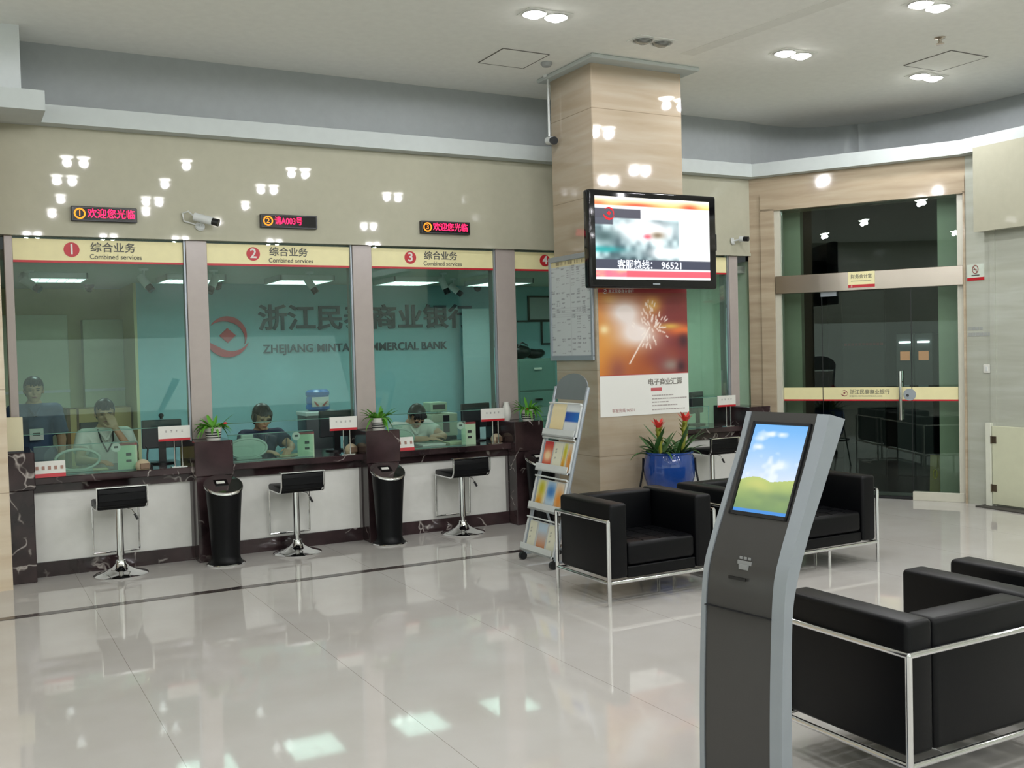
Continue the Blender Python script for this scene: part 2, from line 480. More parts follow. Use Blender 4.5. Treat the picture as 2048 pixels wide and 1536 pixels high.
# cornice ledge all round, and the set-back cove wall above it
def offset_path(path, d):
    out = []
    for i, p in enumerate(path):
        p = Vector(p); ns = []
        if i > 0: a = (p-Vector(path[i-1])).normalized(); ns.append(Vector((a.y, -a.x)))
        if i < len(path)-1: a = (Vector(path[i+1])-p).normalized(); ns.append(Vector((a.y, -a.x)))
        n = sum(ns, Vector((0, 0))); n = n/n.length
        k = 1/max(0.4, n.dot(ns[0])); out.append(p+n*d*k)
    return out
wp = [(0.30, 8.73), (P0.x, P0.y), (XR, PEND.y), (XR, -6.0)]
fr = offset_path(wp, 0.14); bk = offset_path(wp, -0.05)
bm = B()
A = [[bm.verts.new((p.x, p.y, z)) for p in q] for q, z in ((bk, 3.49), (fr, 3.49), (fr, 3.63), (bk, 3.63))]
for k in range(4):
    a, b = A[k], A[(k+1) % 4]
    for i in range(len(wp)-1): bm.faces.new((a[i], a[i+1], b[i+1], b[i]))
struct(obj('trim_3', bm, M_corn))
bm = B(); bx(bm, -2.5, 0.64, 8.12, 8.60, 3.475, 3.618)              # thicker ledge end on the left pier
bx(bm, -6.0, -2.5, 8.12, 8.60, 3.475, 3.618)
struct(obj('trim_4', bm, M_corn))
cv = [(0.505, 8.81), (7.93, 8.83)]
curve_pts = [(7.96, 8.86), (8.2, 8.87), (8.42, 8.865), (8.66, 8.83), (8.89, 8.72), (9.08, 8.54), (9.26, 8.30), (9.42, 8.04), (9.55, 7.66), (9.64, 7.25), (9.68, 6.7), (9.69, 6.0), (9.69, -6.0)]
bm = B()
pts = cv + curve_pts
lo = [bm.verts.new((x, y, 3.6)) for x, y in pts]; hi = [bm.verts.new((x, y, ZC)) for x, y in pts]
for i in range(len(pts)-1): bm.faces.new((lo[i], lo[i+1], hi[i+1], hi[i]))
sol = bmesh.ops.solidify(bm, geom=bm.faces[:], thickness=-0.05)
struct(obj('wall_cove', bm, M_cove, smooth=30))
bm = B(); bx(bm, -6, 0.505, 8.40, 9.3, 3.60, ZC); struct(obj('wall_cove_left', bm, M_cove))
struct(plate('trim_5', [(0.3, 8.75), (7.8, 8.75), (8.95, 6.8), (8.95, -6), (9.9, -6), (9.9, 9.3), (0.3, 9.3)], 3.56, 3.60, M_corn))

# column with TV and posters
CX0, CX1, CY0, CY1 = 4.89, 5.86, 7.43, 8.12
bm = B(); bx(bm, CX0, CX1, CY0, CY1, 0, ZC, 0.008, 1)
struct(obj('column', bm, M_stone))
bm = B(); bx(bm, CX0-0.09, CX1+0.09, CY0-0.16, CY1+0.09, ZC-0.035, ZC, 0.01, 1)
struct(obj('trim_6', bm, M_corn))

# teller room behind the counter
bm = B(); bx(bm, 1.69, 9.2, 11.30, 11.5, 0, 2.6); wb = struct(obj('wall_teller_back', bm, M_teal))
bm = B(); bx(bm, -1.5, 1.69, 12.3, 12.5, 0, 2.6); bx(bm, 1.66, 1.69, 11.3, 12.3, 0, 2.6); struct(obj('wall_teller_recess', bm, M_inwall))
bm = B(); bx(bm, 7.9, 8.0, 8.9, 11.3, 0, 2.6); struct(obj('wall_teller_right', bm, M_green))
bm = B(); bx(bm, -1.6, -1.5, 9.0, 12.4, 0, 2.6); struct(obj('wall_teller_left', bm, M_inwall))
bm = B(); bx(bm, -1.5, 8.0, 8.93, 12.4, 2.47, 2.55); struct(obj('ceiling_teller', bm, mat('teller_ceiling', c(176, 186, 172), 0.85)))
# ------------------------------------------------------------------ counter: pillars, worktops, fronts, glass
PX = [(0.285, 0.485), (1.68, 1.966), (3.145, 3.44), (4.63, 4.92), (6.10, 6.39), (7.53, 7.80)]
ordn = ['leftmost', 'second', 'third', 'fourth', 'fifth', 'rightmost']
pl_lab = ['dark marble counter pillar at the far left end, against the peach wall',
          'dark marble counter pillar between the first and second teller windows, behind a tall bin',
          'reddish dark marble counter pillar between the second and third teller windows',
          'dark marble counter pillar between the third and fourth teller windows',
          'dark marble counter pillar hidden behind the stone column',
          'dark marble counter pillar at the right end of the counter beside the glass door wall']
for i, (a, b) in enumerate(PX):
    t = thing('counter_pillar', pl_lab[i], 'counter pillar', ((a+b)/2, 8.47, 0), group='marble pillars of the teller counter')
    h = (b-a)/2
    bm = B(); bx(bm, -h, h, 0.0, 0.55, 0, 0.70, 0.004, 1); obj('shaft', bm, M_marble, t)
    bm = B(); bx(bm, -h-0.012, h+0.012, -0.012, 0.60, 0.70, 0.985, 0.006, 1); obj('cap_block', bm, M_marble, t)

win_names = ['first', 'second', 'third', 'fourth', 'fifth']
where = ['below the sign numbered 1', 'below the sign numbered 2', 'below the sign numbered 3', 'below the sign numbered 4', 'right of the stone column']
bays = []
for i in range(5):
    x0, x1 = PX[i][1], PX[i+1][0]
    bays.append((x0, x1))
    t = thing('teller_counter', 'dark marble counter with a white front panel, ' + where[i], 'counter', ((x0+x1)/2, 8.54, 0), group='teller counter bays')
    h = (x1-x0)/2
    bm = B(); bx(bm, -h, h, 0.0, 0.80, 0.725, 0.78, 0.006, 1); obj('worktop', bm, M_marble, t)
    bm = B(); bx(bm, -h, h, 0.09, 0.14, 0.655, 0.725); obj('apron', bm, M_marble, t)
    bm = B(); bx(bm, -h, h, 0.12, 0.16, 0.115, 0.655); obj('front_panel', bm, M_white, t)
    bm = B(); bx(bm, h-0.018, h, 0.10, 0.12, 0.115, 0.655); obj('edge_strip', bm, M_grey, t)
    bm = B(); bx(bm, -h, h, 0.10, 0.16, 0.0, 0.115); obj('kick_plate', bm, M_marble, t)
posts = [(0.36, 0.42), (1.715, 1.886), (3.166, 3.347), (4.619, 4.829), (6.09, 6.27), (7.52, 7.64)]
plab = ['narrow mauve-grey post at the left end of the teller windows', 'mauve-grey post between teller windows 1 and 2', 'mauve-grey post between teller windows 2 and 3',
        'mauve-grey post between teller windows 3 and 4', 'mauve-grey window post behind the stone column', 'mauve-grey post at the right end of the teller windows']
for i, (a, b) in enumerate(posts):
    bm = B(); bx(bm, a, b, 8.755, 8.93, 0.985, 2.642, 0.004, 1)
    o = obj('window_post', bm, M_post); tag(o, plab[i], 'window post', 'posts between the teller windows')
    if 0 < i:
        bm = B(); bx(bm, a-0.018, a-0.004, 8.765, 8.80, 0.985, 2.642); obj('bead', bm, M_alu, o)
for i in range(5):
    a, b = posts[i][1], posts[i+1][0]-0.018
    t = thing('glass_screen', 'tall clear glass screen over the counter, ' + where[i], 'glass screen', ((a+b)/2, 8.79, 1.10), group='glass screens of the teller windows')
    h = (b-a)/2-0.002
    bm = B(); bx(bm, -h, h, 0, 0.010, 0.0, 1.54); obj('pane', bm, M_glass, t)
    bm = B(); bx(bm, -h, h, 0.0, 0.011, -0.006, 0.0); obj('polished_edge', bm, M_gedge, t)
    lo_, hi_ = bays[i]
    t = thing('low_glass_guard', 'low glass guard standing on the worktop, ' + where[i], 'glass guard', (lo_+0.02, 8.66, 0.78), group='low glass guards on the worktops')
    w_ = (hi_-lo_)*0.62
    bm = B(); bx(bm, 0, w_, 0, 0.010, 0.0, 0.225); obj('pane', bm, M_glass2, t)
    bm = B(); bx(bm, 0, w_, -0.001, 0.011, 0.225, 0.231); bx(bm, 0, w_, -0.002, 0.012, -0.0, 0.006); obj('polished_edge', bm, M_gedge, t)
    # printed band across the top of the glass
    t = thing('window_sign_band', 'cream sign band with a red lower line and red disc numbered %d' % (i+1), 'sign', ((a+b)/2, 8.786, 2.44), group='numbered sign bands over the teller windows')
    bm = B(); bx(bm, -h, h, -0.002, 0.002, 0.018, 0.185); obj('band', bm, M_cream, t)
    bm = B(); bx(bm, -h, h, -0.002, 0.002, 0.0, 0.018); obj('red_line', bm, M_red, t)
    cxs = [0.842, 2.281, 3.738, 5.184, 6.62][i]-(a+b)/2
    bm = B(); cone(bm, (cxs, -0.006, 0.105), (cxs, -0.002, 0.105), 0.058, 0.058, 28); obj('number_disc', bm, M_red, t)
    text('numeral', str(i+1), 0.115, M_paper, t, (cxs, -0.007, 0.105), bold=0.002)
    if i < 3:
        text('caption_chinese', '综合业务', 0.082, M_ink, t, (cxs+0.31, -0.004, 0.123), bold=0.001, xs=1.05)
        text('caption_english', 'Combined services', 0.056, M_ink, t, (cxs+0.33, -0.004, 0.052), xs=0.92)

# ------------------------------------------------------------------ LED signs on the fascia
M_led = emit_mat('led_red', (1.0, 0.02, 0.10, 1), 2.6)
M_ledo = emit_mat('led_orange', (1.0, 0.30, 0.03, 1), 1.6)
for i, (xa, xb, body) in enumerate([(0.840, 1.330, '欢迎您光临'), (2.330, 2.826, '请A003号'), (3.815, 4.317, '欢迎您光临')]):
    xm = (xa+xb)/2
    t = thing('led_sign', 'black LED sign with red glowing characters above teller window %d' % (i+1), 'led sign', (xm, 8.73, 2.82), group='red LED signs on the cream fascia')
    h = (xb-xa)/2
    bm = B(); bx(bm, -h, h, -0.045, 0.0, -0.058, 0.058, 0.004, 1); obj('housing', bm, M_black, t)
    bm = B(); bx(bm, -h+0.012, h-0.012, -0.047, -0.044, -0.046, 0.046); obj('display', bm, M_blackg, t)
    nx_ = -h+0.062
    tr = bpy.data.objects
    bm = B(); tube(bm, [(nx_+0.037*math.cos(2*PI*k/24), -0.0495, 0.037*math.sin(2*PI*k/24)) for k in range(24)], 0.006, 6, True); obj('number_ring', bm, M_ledo, t)
    text('numeral', str(i+1), 0.062, M_ledo, t, (nx_, -0.049, 0.0), bold=0.0005, extrude=0.001)
    text('message', body, 0.078 if i != 1 else 0.074, M_led, t, (nx_+0.055, -0.049, 0.0), bold=0.0006, extrude=0.001, align='LEFT', xs=(0.92 if i != 1 else 0.80))

# ------------------------------------------------------------------ downlights (each with its own two lamps)
M_bulb = emit_mat('lamp_glow', (1.0, 0.99, 0.95, 1), 30.0)
M_ring = mat('lamp_ring', c(206, 208, 204), 0.3)
M_off = mat('lamp_off', c(150, 154, 150), 0.15, 0.5)
def downlight(x, y, label, on=(1, 1), watt=SPOT_W, group='twin downlights in the hall ceiling'):
    t = thing('twin_downlight', label, 'downlight', (x, y, ZC), group=group)
    bm = B(); bx(bm, -0.19, 0.19, -0.10, 0.10, -0.006, 0.0, 0.002, 1); obj('frame', bm, M_ceil, t)
    for k, sx in enumerate((-0.094, 0.094)):
        bm = B(); lathe(bm, [(0.088, -0.006), (0.092, -0.012), (0.088, -0.016), (0.079, -0.012), (0.079, -0.006)], (sx, 0, 0)); obj('lamp_ring', bm, M_ring, t, True)
        bm = B(); lathe(bm, [(0.0, -0.042), (0.035, -0.038), (0.064, -0.024), (0.078, -0.007)], (sx, 0, 0)); obj('lamp', bm, M_bulb if on[k] else M_off, t, True)
    for k, sx in enumerate((-0.094, 0.094)):
        if not on[k]: continue
        l = bpy.data.lights.new('downlight_lamp', 'SPOT'); l.energy = watt/2; l.color = (0.95, 0.95, 1.0)
        l.spot_size = PI; l.spot_blend = 0.06; l.shadow_soft_size = 0.04
        o = bpy.data.objects.new('downlight_lamp', l); COL.objects.link(o); o.parent = t; o.location = (sx, 0, -0.085)
downlight(3.95, 6.60, 'lit twin downlight left of the column in the hall ceiling')
downlight(6.42, 6.60, 'lit twin downlight just right of the column in the hall ceiling')
downlight(8.15, 6.645, 'lit twin downlight nearest the glass door')
downlight(6.46, 5.235, 'lit twin downlight cut by the top edge of the photo at right')
downlight(5.08, 6.80, 'unlit twin downlight directly over the column front', (0, 0))
un = 'lit twin downlight above or behind the view, rear rows added as fill'
for x, y, on in [(1.37, 4.02, (1, 1)), (1.37, 2.63, (1, 1)), (1.37, 0.95, (0, 1)), (1.37, -0.65, (0, 1)), (2.72, 4.27, (1, 0)), (2.72, 2.79, (1, 0)), (2.735, 1.10, (1, 1)), (2.72, 0.0, (0, 1)),
                 (4.08, 4.19, (1, 1)), (4.05, 2.77, (1, 1)), (4.05, 1.12, (0, 1)), (6.5, 4.49, (1, 0)), (6.02, 2.69, (1, 1)), (8.36, 2.55, (1, 1)), (6.94, -0.79, (1, 1)), (8.40, 0.86, (1, 0)),
                 (8.31, 3.39, (1, 1)), (4.08, -1.0, (1, 1)), (-1.4, 4.0, (1, 1)), (-1.4, 1.0, (1, 1)), (-3.8, 4.0, (1, 1)), (-3.8, 1.0, (1, 1))] + [(x_, y_, (1, 1)) for x_ in (-3.8, -1.4, 1.37, 2.72, 4.08, 6.0, 8.2) for y_ in (-3.9, -5.0)]:  # the two rows farthest back are unseen pairs added as fill light
    downlight(x, y, un, on)
# small ceiling fittings
bm = B(); lathe(bm, [(0.05, 0), (0.052, -0.012), (0.036, -0.035), (0.0, -0.04)]); o = obj('smoke_detector', bm, mat('detector_grey', c(168, 172, 172), 0.5), smooth=True, loc=(4.604, 7.69, ZC))
tag(o, 'small round smoke detector on the ceiling left of the column', 'smoke detector')
t = thing('sprinkler', 'small sprinkler head hanging from the ceiling at upper right', 'sprinkler', (7.235, 5.761, ZC))
bm = B(); lathe(bm, [(0.045, 0), (0.045, -0.006), (0.012, -0.012), (0.012, -0.05), (0.0, -0.05)]); obj('rose', bm, M_steel, t, True)
bm = B(); lathe(bm, [(0.0, -0.05), (0.035, -0.052), (0.035, -0.056), (0, -0.058)]); tube(bm, [(0.012, 0, -0.02), (0.022, 0, -0.035), (0.008, 0, -0.052)], 0.003, 6); tube(bm, [(-0.012, 0, -0.02), (-0.022, 0, -0.035), (-0.008, 0, -0.052)], 0.003, 6); obj('deflector', bm, M_steel, t, True)
M_gap = mat('panel_gap', c(120, 118, 112), 0.8)
for nm, lab, x0, x1, y0, y1 in [('access_panel', 'square access panel in the ceiling left of the column', 4.06, 4.50, 7.47, 7.92), ('access_panel', 'square access panel in the ceiling near the glass door', 7.64, 8.12, 5.97, 6.47)]:
    t = thing(nm, lab, 'ceiling panel', ((x0+x1)/2, (y0+y1)/2, ZC), group='access panels in the ceiling')
    hx, hy = (x1-x0)/2, (y1-y0)/2
    bm = B(); bx(bm, -hx, hx, -hy, hy, -0.004, 0.0); obj('panel', bm, M_ceil, t)
    bm = B()
    for q in ((-hx-.006, -hx+.004, -hy, hy), (hx-.004, hx+.006, -hy, hy), (-hx, hx, -hy-.006, -hy+.004), (-hx, hx, hy-.004, hy+.006)): bx(bm, q[0], q[1], q[2], q[3], -0.005, 0)
    obj('gap', bm, M_gap, t)
t = thing('air_vent', 'dark end of a slot vent in the ceiling at the right edge of the photo', 'vent', (8.80, 5.95, ZC))
bm = B(); bx(bm, -0.05, 0.5, -0.03, 0.03, -0.006, 0); obj('frame', bm, M_grey, t)
bm = B(); bx(bm, -0.03, 0.48, -0.015, 0.015, -0.008, -0.004); obj('slot', bm, M_dark, t)

# ------------------------------------------------------------------ security cameras
def bullet_camera(label, loc, mount, aim, L=0.17, r=0.035, group='security cameras', cable=False):
    """loc: mount point (world); mount: direction out of the surface; aim: where the lens looks"""
    t = thing('security_camera', label, 'security camera', loc, group=group)
    m_ = Vector(mount).normalized(); a_ = Vector(aim).normalized()
    bm = B(); cone(bm, (0, 0, 0), m_*0.015, 0.042, 0.038, 20); obj('mount_plate', bm, M_camw, t, True)
    j = m_*0.11
    bm = B(); tube(bm, [m_*0.01, m_*0.07, j], 0.010, 8); obj('arm', bm, M_camw, t, True)
    b0 = j - a_*L*0.45; b1 = j + a_*L*0.45
    bm = B(); cone(bm, b0, b1, r, r, 16); obj('housing', bm, M_camw, t, True)
    bm = B(); cone(bm, b1, b1+a_*0.055, r*0.86, r*0.92, 16); obj('lens_hood', bm, M_black, t, True)
    if cable:
        side = Vector((0, 0, 1)); b = b0
        bm = B(); tube(bm, [b, b-a_*0.05+side*0.03, b-a_*0.10+side*0.0, b-a_*0.09-side*0.06, m_*0.02+Vector((-0.02, 0, 0.0))], 0.006, 6); obj('cable', bm, M_wire, t, True)
    return t
bullet_camera('white bullet camera on the cream fascia between the first two LED signs', (1.83, 8.73, 2.755), (0.1, -1, 0.55), (0.85, -0.45, -0.28), 0.17, 0.034, cable=True)
bullet_camera('white camera at the right end of the cream fascia', (7.55, 8.73, 2.80), (0.5, -1, 0.18), (0.4, -0.85, -0.1), 0.05, 0.03)
t = thing('security_camera', 'small camera hanging from the ceiling at the left edge of the column', 'security camera', (4.83, 8.05, ZC), group='security cameras')
bm = B(); cone(bm, (0, 0, -0.55), (0, 0, 0), 0.011, 0.011, 10); cone(bm, (0, 0, -0.02), (0, 0, 0), 0.04, 0.05, 16); obj('drop_pipe', bm, M_camw, t, True)
bm = B(); cone(bm, (0.0, 0.02, -0.585), (-0.01, -0.07, -0.60), 0.036, 0.036, 16); obj('housing', bm, M_camw, t, True)
bm = B(); cone(bm, (-0.01, -0.07, -0.60), (-0.02, -0.12, -0.612), 0.033, 0.036, 16); obj('lens_hood', bm, M_black, t, True)
for lab, p, aim in [('white camera hanging from the teller room ceiling at the far left of window 1', (0.60, 9.95, 2.47), (0.5, -0.3, -0.4)), ('white camera hanging from the teller room ceiling near the right side of window 1', (1.50, 9.55, 2.47), (0.4, -0.3, -0.6)),
                    ('white camera hanging from the teller room ceiling at the left side of window 2', (2.12, 9.6, 2.47), (-0.3, -0.2, -0.6)), ('white camera hanging from the teller room ceiling in the middle of window 2', (3.03, 9.6, 2.47), (0.4, -0.2, -0.7)),
                    ('white camera hanging from the teller room ceiling left of the middle of window 3', (4.40, 9.5, 2.47), (0.25, -0.2, -0.75)), ('white camera lower down inside window 3, right of its neighbour', (4.85, 10.2, 2.47), (0.5, -0.3, -0.5))]:
    bullet_camera(lab, p, (0, 0, -1), aim, 0.13, 0.036, 'cameras in the teller room')
for lab, p in [('small dark dome camera high inside window 1', (1.27, 11.6, 2.47)), ('small dark dome camera high inside window 2', (2.50, 11.15, 2.47)), ('small dark dome camera high inside window 3', (5.62, 11.15, 2.47))]:
    t = thing('dome_camera', lab, 'security camera', p, group='dome cameras in the teller room')
    bm = B(); cone(bm, (0, 0, -0.03), (0, 0, 0), 0.05, 0.05, 16); obj('base', bm, M_dark, t, True)
    bm = B(); ell(bm, (0, 0, -0.035), (0.045, 0.045, 0.045)); obj('dome', bm, M_blackg, t, True)

# teller room ceiling panels
M_panel = emit_mat('panel_glow', (0.80, 1.0, 0.93, 1), PANEL_E)
for lab, x0, x1, y0, y1, z in [('wide ceiling light panel glowing inside window 2', 2.86, 3.42, 10.0, 10.6, 0), ('ceiling light panel glowing inside window 3, left of the cameras', 4.07, 4.62, 10.0, 10.6, 0),
                              ('ceiling light panel at the right edge of window 3', 5.18, 5.75, 10.0, 10.6, 0), ('ceiling light panel at the left of window 1', 0.55, 1.10, 10.1, 10.6, 0), ('ceiling light panel at the right of window 1', 1.78, 2.34, 10.05, 10.6, 0),
                              ('ceiling light panel inside the window right of the column', 6.85, 7.40, 9.55, 10.15, 0), ]:
    t = thing('ceiling_light', lab, 'ceiling light', ((x0+x1)/2, (y0+y1)/2, 2.47), group='light panels in the teller room ceiling')
    hx, hy = (x1-x0)/2, (y1-y0)/2
    bm = B()
    for q in ((-hx, hx, -hy, -hy+0.015), (-hx, hx, hy-0.015, hy), (-hx, -hx+0.015, -hy, hy), (hx-0.015, hx, -hy, hy)): bx(bm, q[0], q[1], q[2], q[3], -0.055, 0.0)
    obj('frame', bm, M_camw, t)
    bm = B(); bx(bm, -hx+0.016, hx-0.016, -hy+0.016, hy-0.016, -0.006, -0.001); obj('diffuser', bm, M_panel, t)
    bm = B()
    for k in range(1, 7): bx(bm, -hx+2*hx*k/7-0.002, -hx+2*hx*k/7+0.002, -hy+0.016, hy-0.016, -0.052, -0.01)
    for k in range(1, 7): bx(bm, -hx+0.016, hx-0.016, -hy+2*hy*k/7-0.002, -hy+2*hy*k/7+0.002, -0.052, -0.01)
    obj('louvre', bm, M_camw, t)

# ------------------------------------------------------------------ big lettering on the teller back wall
t = thing('wall_lettering', 'bank name in dark raised letters with a red emblem on the teal back wall', 'lettering', (0, 11.30, 0))
bm = B(); logo(bm, 2.62, 1.905, 0.225, -0.025, -0.004); obj('emblem', bm, mat('emblem_red', c(196, 44, 60), 0.35), t)
M_let = mat('letter_dark', c(52, 66, 78), 0.35)
text('name_chinese', '浙江民泰商业银行', 0.300, M_let, t, (4.285, -0.012, 2.075), bold=0.006, extrude=0.012, xs=1.105)
text('name_english', 'ZHEJIANG MINTAI COMMERCIAL BANK', 0.130, M_let, t, (4.13, -0.010, 1.745), bold=0.0016, extrude=0.008, xs=0.975)

# ------------------------------------------------------------------ column: television, poster, notice board
t = thing('television', 'black flat television mounted high on the front of the stone column', 'television', (5.31, 7.17, 2.57))
hw, hh = 0.672, 0.41
bm = B(); bx(bm, -hw, hw, -0.045, 0.05, -hh, hh, 0.022, 3); obj('cabinet', bm, M_blackg, t, True)
bm = B(); bx(bm, hw-0.02, hw+0.025, -0.02, 0.03, -0.07, 0.08, 0.008); obj('side_speaker', bm, M_black, t)
bm = B(); bx(bm, -0.25, 0.25, 0.05, 0.25, -0.2, 0.2); obj('wall_bracket', bm, M_dark, t)
def tvpic(u, v):
    W = (255, 255, 255)
    if v > 0.885:
        col = mixc((255, 190, 90), (255, 250, 235), (v-0.885)/0.115)
        d = gauss(u, v, 0.36, 0.905, 0.16, 0.03) + gauss(u, v, 0.82, 0.90, 0.08, 0.05)+0.7*gauss(u, v, 0.02, 0.91, 0.08, 0.04)
        return mixc(col, (236, 70, 30), d)
    if v > 0.85: return W
    if v > 0.74 and u < 0.39: return (58, 58, 72)
    if v > 0.74: return W if vnoise(u*60, v*30) < 0.86 else (236, 240, 244)
    if v > 0.235:
        if u < 0.15 and v > 0.66: return (66, 70, 84)
        n = 0.6*vnoise(u*9, v*6, 1)+0.4*vnoise(u*22, v*13, 2)
        col = mixc((44, 70, 78), (200, 226, 228), (n-0.25)*2.2+u*0.2)
        col = mixc(col, W, gauss(u, v, 0.42, 0.60, 0.24, 0.13)*1.3 + (1.0 if u > 0.72 else 0)*(0.85 if n > 0.33 else 0.35))
        col = mixc(col, (220, 90, 110), gauss(u, v, 0.44, 0.53, 0.035, 0.03)*1.2)
        col = mixc(col, (120, 104, 80), gauss(u, v, 0.53, 0.55, 0.06, 0.045))
        col = mixc(col, (10, 150, 150), gauss(u, v, 0.07, 0.36, 0.14, 0.035))
        col = mixc(col, W, gauss(u, v, 0.60, 0.33, 0.16, 0.08))
        return mixc(col, (40, 70, 72), gauss(u, v, 0.08, 0.52, 0.12, 0.09)*0.9)
    if v > 0.125: return (52, 56, 74)
    if v > 0.10 or v < 0.02: return W
    if u > 0.25: return (236, 84, 100)
    return mixc((250, 160, 130), (240, 90, 130), vnoise(u*20, v*30))
scr = picture('screen', -0.615, 0.59, -0.335, 0.355, -0.0465, 84, 60, tvpic, vcol_mat('tv_lit', 1.25), t)
M_lit = emit_mat('lit_white', (0.85, 0.9, 1, 1), 1.2)
text('screen_caption', '客服热线：', 0.083, M_lit, scr, (-0.40, -0.0475, -0.215), bold=0.0016, extrude=0.0005, xs=1.0, align='LEFT')
text('screen_number', '96521', 0.083, M_lit, scr, (0.055, -0.0475, -0.215), bold=0.0016, extrude=0.0005, xs=1.12, align='LEFT')
bm = B(); logo(bm, -0.475, 0.215, 0.055, -0.0482, -0.0472); obj('screen_emblem', bm, emit_mat('lit_red', (0.9, 0.04, 0.05, 1), 1.0), scr)
bm = B(); bx(bm, -0.035, 0.04, -0.047, -0.044, -0.377, -0.367); obj('badge', bm, M_alu, t)

t = thing('poster', 'tall orange sparkler poster with a white lower half on the column front', 'poster', (5.39, 7.426, 1.66))
PA, PB, PZ0, PZ1 = -0.483, 0.483, -0.602, 0.535
SPK = []
for k in range(60):
    a = random.uniform(-0.6, 5.2); rr = random.uniform(0.03, 0.20)
    SPK.append((0.08+rr*math.cos(a), 0.19+rr*math.sin(a)*1.15, math.cos(a)*0.4+random.uniform(-.3, .3), math.sin(a)+0.2, random.uniform(0.008, 0.020), 0.0060))
for k in range(16): SPK.append((0.05-k/15*0.21, 0.16-k/15*0.30, 0.6, 0.8, 0.02, 0.007))
def poster_pic(u, v):
    col = poster_base(u, v)
    x = PA+(PB-PA)*u; z = PZ0+(PZ1-PZ0)*v; m_ = 0
    if z > -0.15:
        for sx, sz, dx, dz, L_, w_ in SPK:
            ax, az = x-sx, z-sz
            if abs(ax) < 0.04 and abs(az) < 0.04:
                l_ = math.hypot(dx, dz); t_ = max(-L_, min(L_, (ax*dx+az*dz)/l_))
                m_ = max(m_, math.exp(-((ax-dx/l_*t_)**2+(az-dz/l_*t_)**2)/w_**2))
    return mixc(col, (252, 238, 228), m_)
def poster_base(u, v):
    # v over the whole sheet
    f = 0.314
    if v < f: return (228, 228, 222)
    if v < f+0.008: return (176, 60, 60)
    q = (v-f)/(1-f)
    col = mixc((206, 118, 44), (128, 52, 50), u*1.1+0.15*(q-0.5)+0.5*(vnoise(u*5, q*5, 3)-0.5))
    col = mixc(col, (226, 160, 70), gauss(u, q, 0.05, 0.35, 0.25, 0.35)*0.7)
    col = mixc(col, (120, 60, 80), gauss(u, q, 0.2, 0.05, 0.12, 0.2)*0.6+gauss(u, q, 0.72, 0.12, 0.15, 0.2)*0.5)
    col = mixc(col, (150, 130, 120), gauss(u, q, 0.80, 0.10, 0.10, 0.07))
    col = mixc(col, (236, 190, 90), gauss(u, q, 0.60, 0.80, 0.09, 0.09)*0.8+gauss(u, q, 0.12, 0.86, 0.1, 0.06)*0.5)
    col = mixc(col, (244, 232, 226), min(1.0, gauss(u, q, 0.29, 0.72, 0.20, 0.15)*1.15+gauss(u, q, 0.42, 0.46, 0.24, 0.15)*1.15)*(0.9+0.1*vnoise(u*6, q*6, 8)))
    col = mixc(col, (250, 226, 170), gauss(u, q, 0.06, 0.52, 0.05, 0.05))
    col = mixc(col, (236, 120, 60), gauss(u, q, 0.95, 0.50, 0.2, 0.06))
    col = mixc(col, (214, 170, 80), gauss(u, q, 0.80, 0.55, 0.12, 0.035))
    col = mixc(col, (70, 36, 44), gauss(u, q, 0.95, 0.38, 0.06, 0.08)+gauss(u, q, 0.92, 0.08, 0.05, 0.07))
    if q > 0.93: col = mixc((150, 40, 48), col, 0.12)
    return col
sheet = picture('sheet', PA, PB, PZ0, PZ1, 0.0, 130, 164, poster_pic, vcol_mat('print_gloss', 0, 0.35), t)
bm = B(); bx(bm, PA, PB, 0.0005, 0.003, PZ0, PZ1); obj('backing', bm, M_paper, t)
bm = B(); logo(bm, -0.41, 0.492, 0.02, -0.003, -0.001); obj('emblem', bm, M_paper, t)
text('bank_name', '浙江民泰商业银行', 0.034, M_paper, t, (-0.375, -0.001, 0.492), extrude=0.0005, align='LEFT')
text('title', '电子商业汇票', 0.064, mat('print_grey', c(128, 124, 116), 0.6), t, (0.22, -0.001, -0.318), extrude=0.0005, bold=0.001)
bm = B(); bx(bm, 0.06, 0.18, -0.0015, -0.0005, -0.395, -0.366); obj('red_tag', bm, mat('print_red', c(196, 92, 96), 0.6), t)
M_sp = mat('print_light', c(176, 168, 164), 0.6)
for z, xs_, wd in ((-0.435, 0.07, 0.24), (-0.465, 0.07, 0.38), (-0.495, 0.07, 0.17), (-0.525, 0.07, 0.27), (-0.562, 0.07, 0.37)):
    bm = B(); xx = xs_
    while xx < xs_+wd:
        l_ = random.uniform(0.014, 0.03); bx(bm, xx, xx+l_, -0.0015, -0.0005, z-0.005, z+0.005); xx += l_+0.005
    obj('text_line', bm, M_sp, t)
text('hotline', '客服热线 96521', 0.036, mat('print_rose', c(176, 130, 126), 0.6), t, (-0.24, -0.001, -0.555), extrude=0.0005)

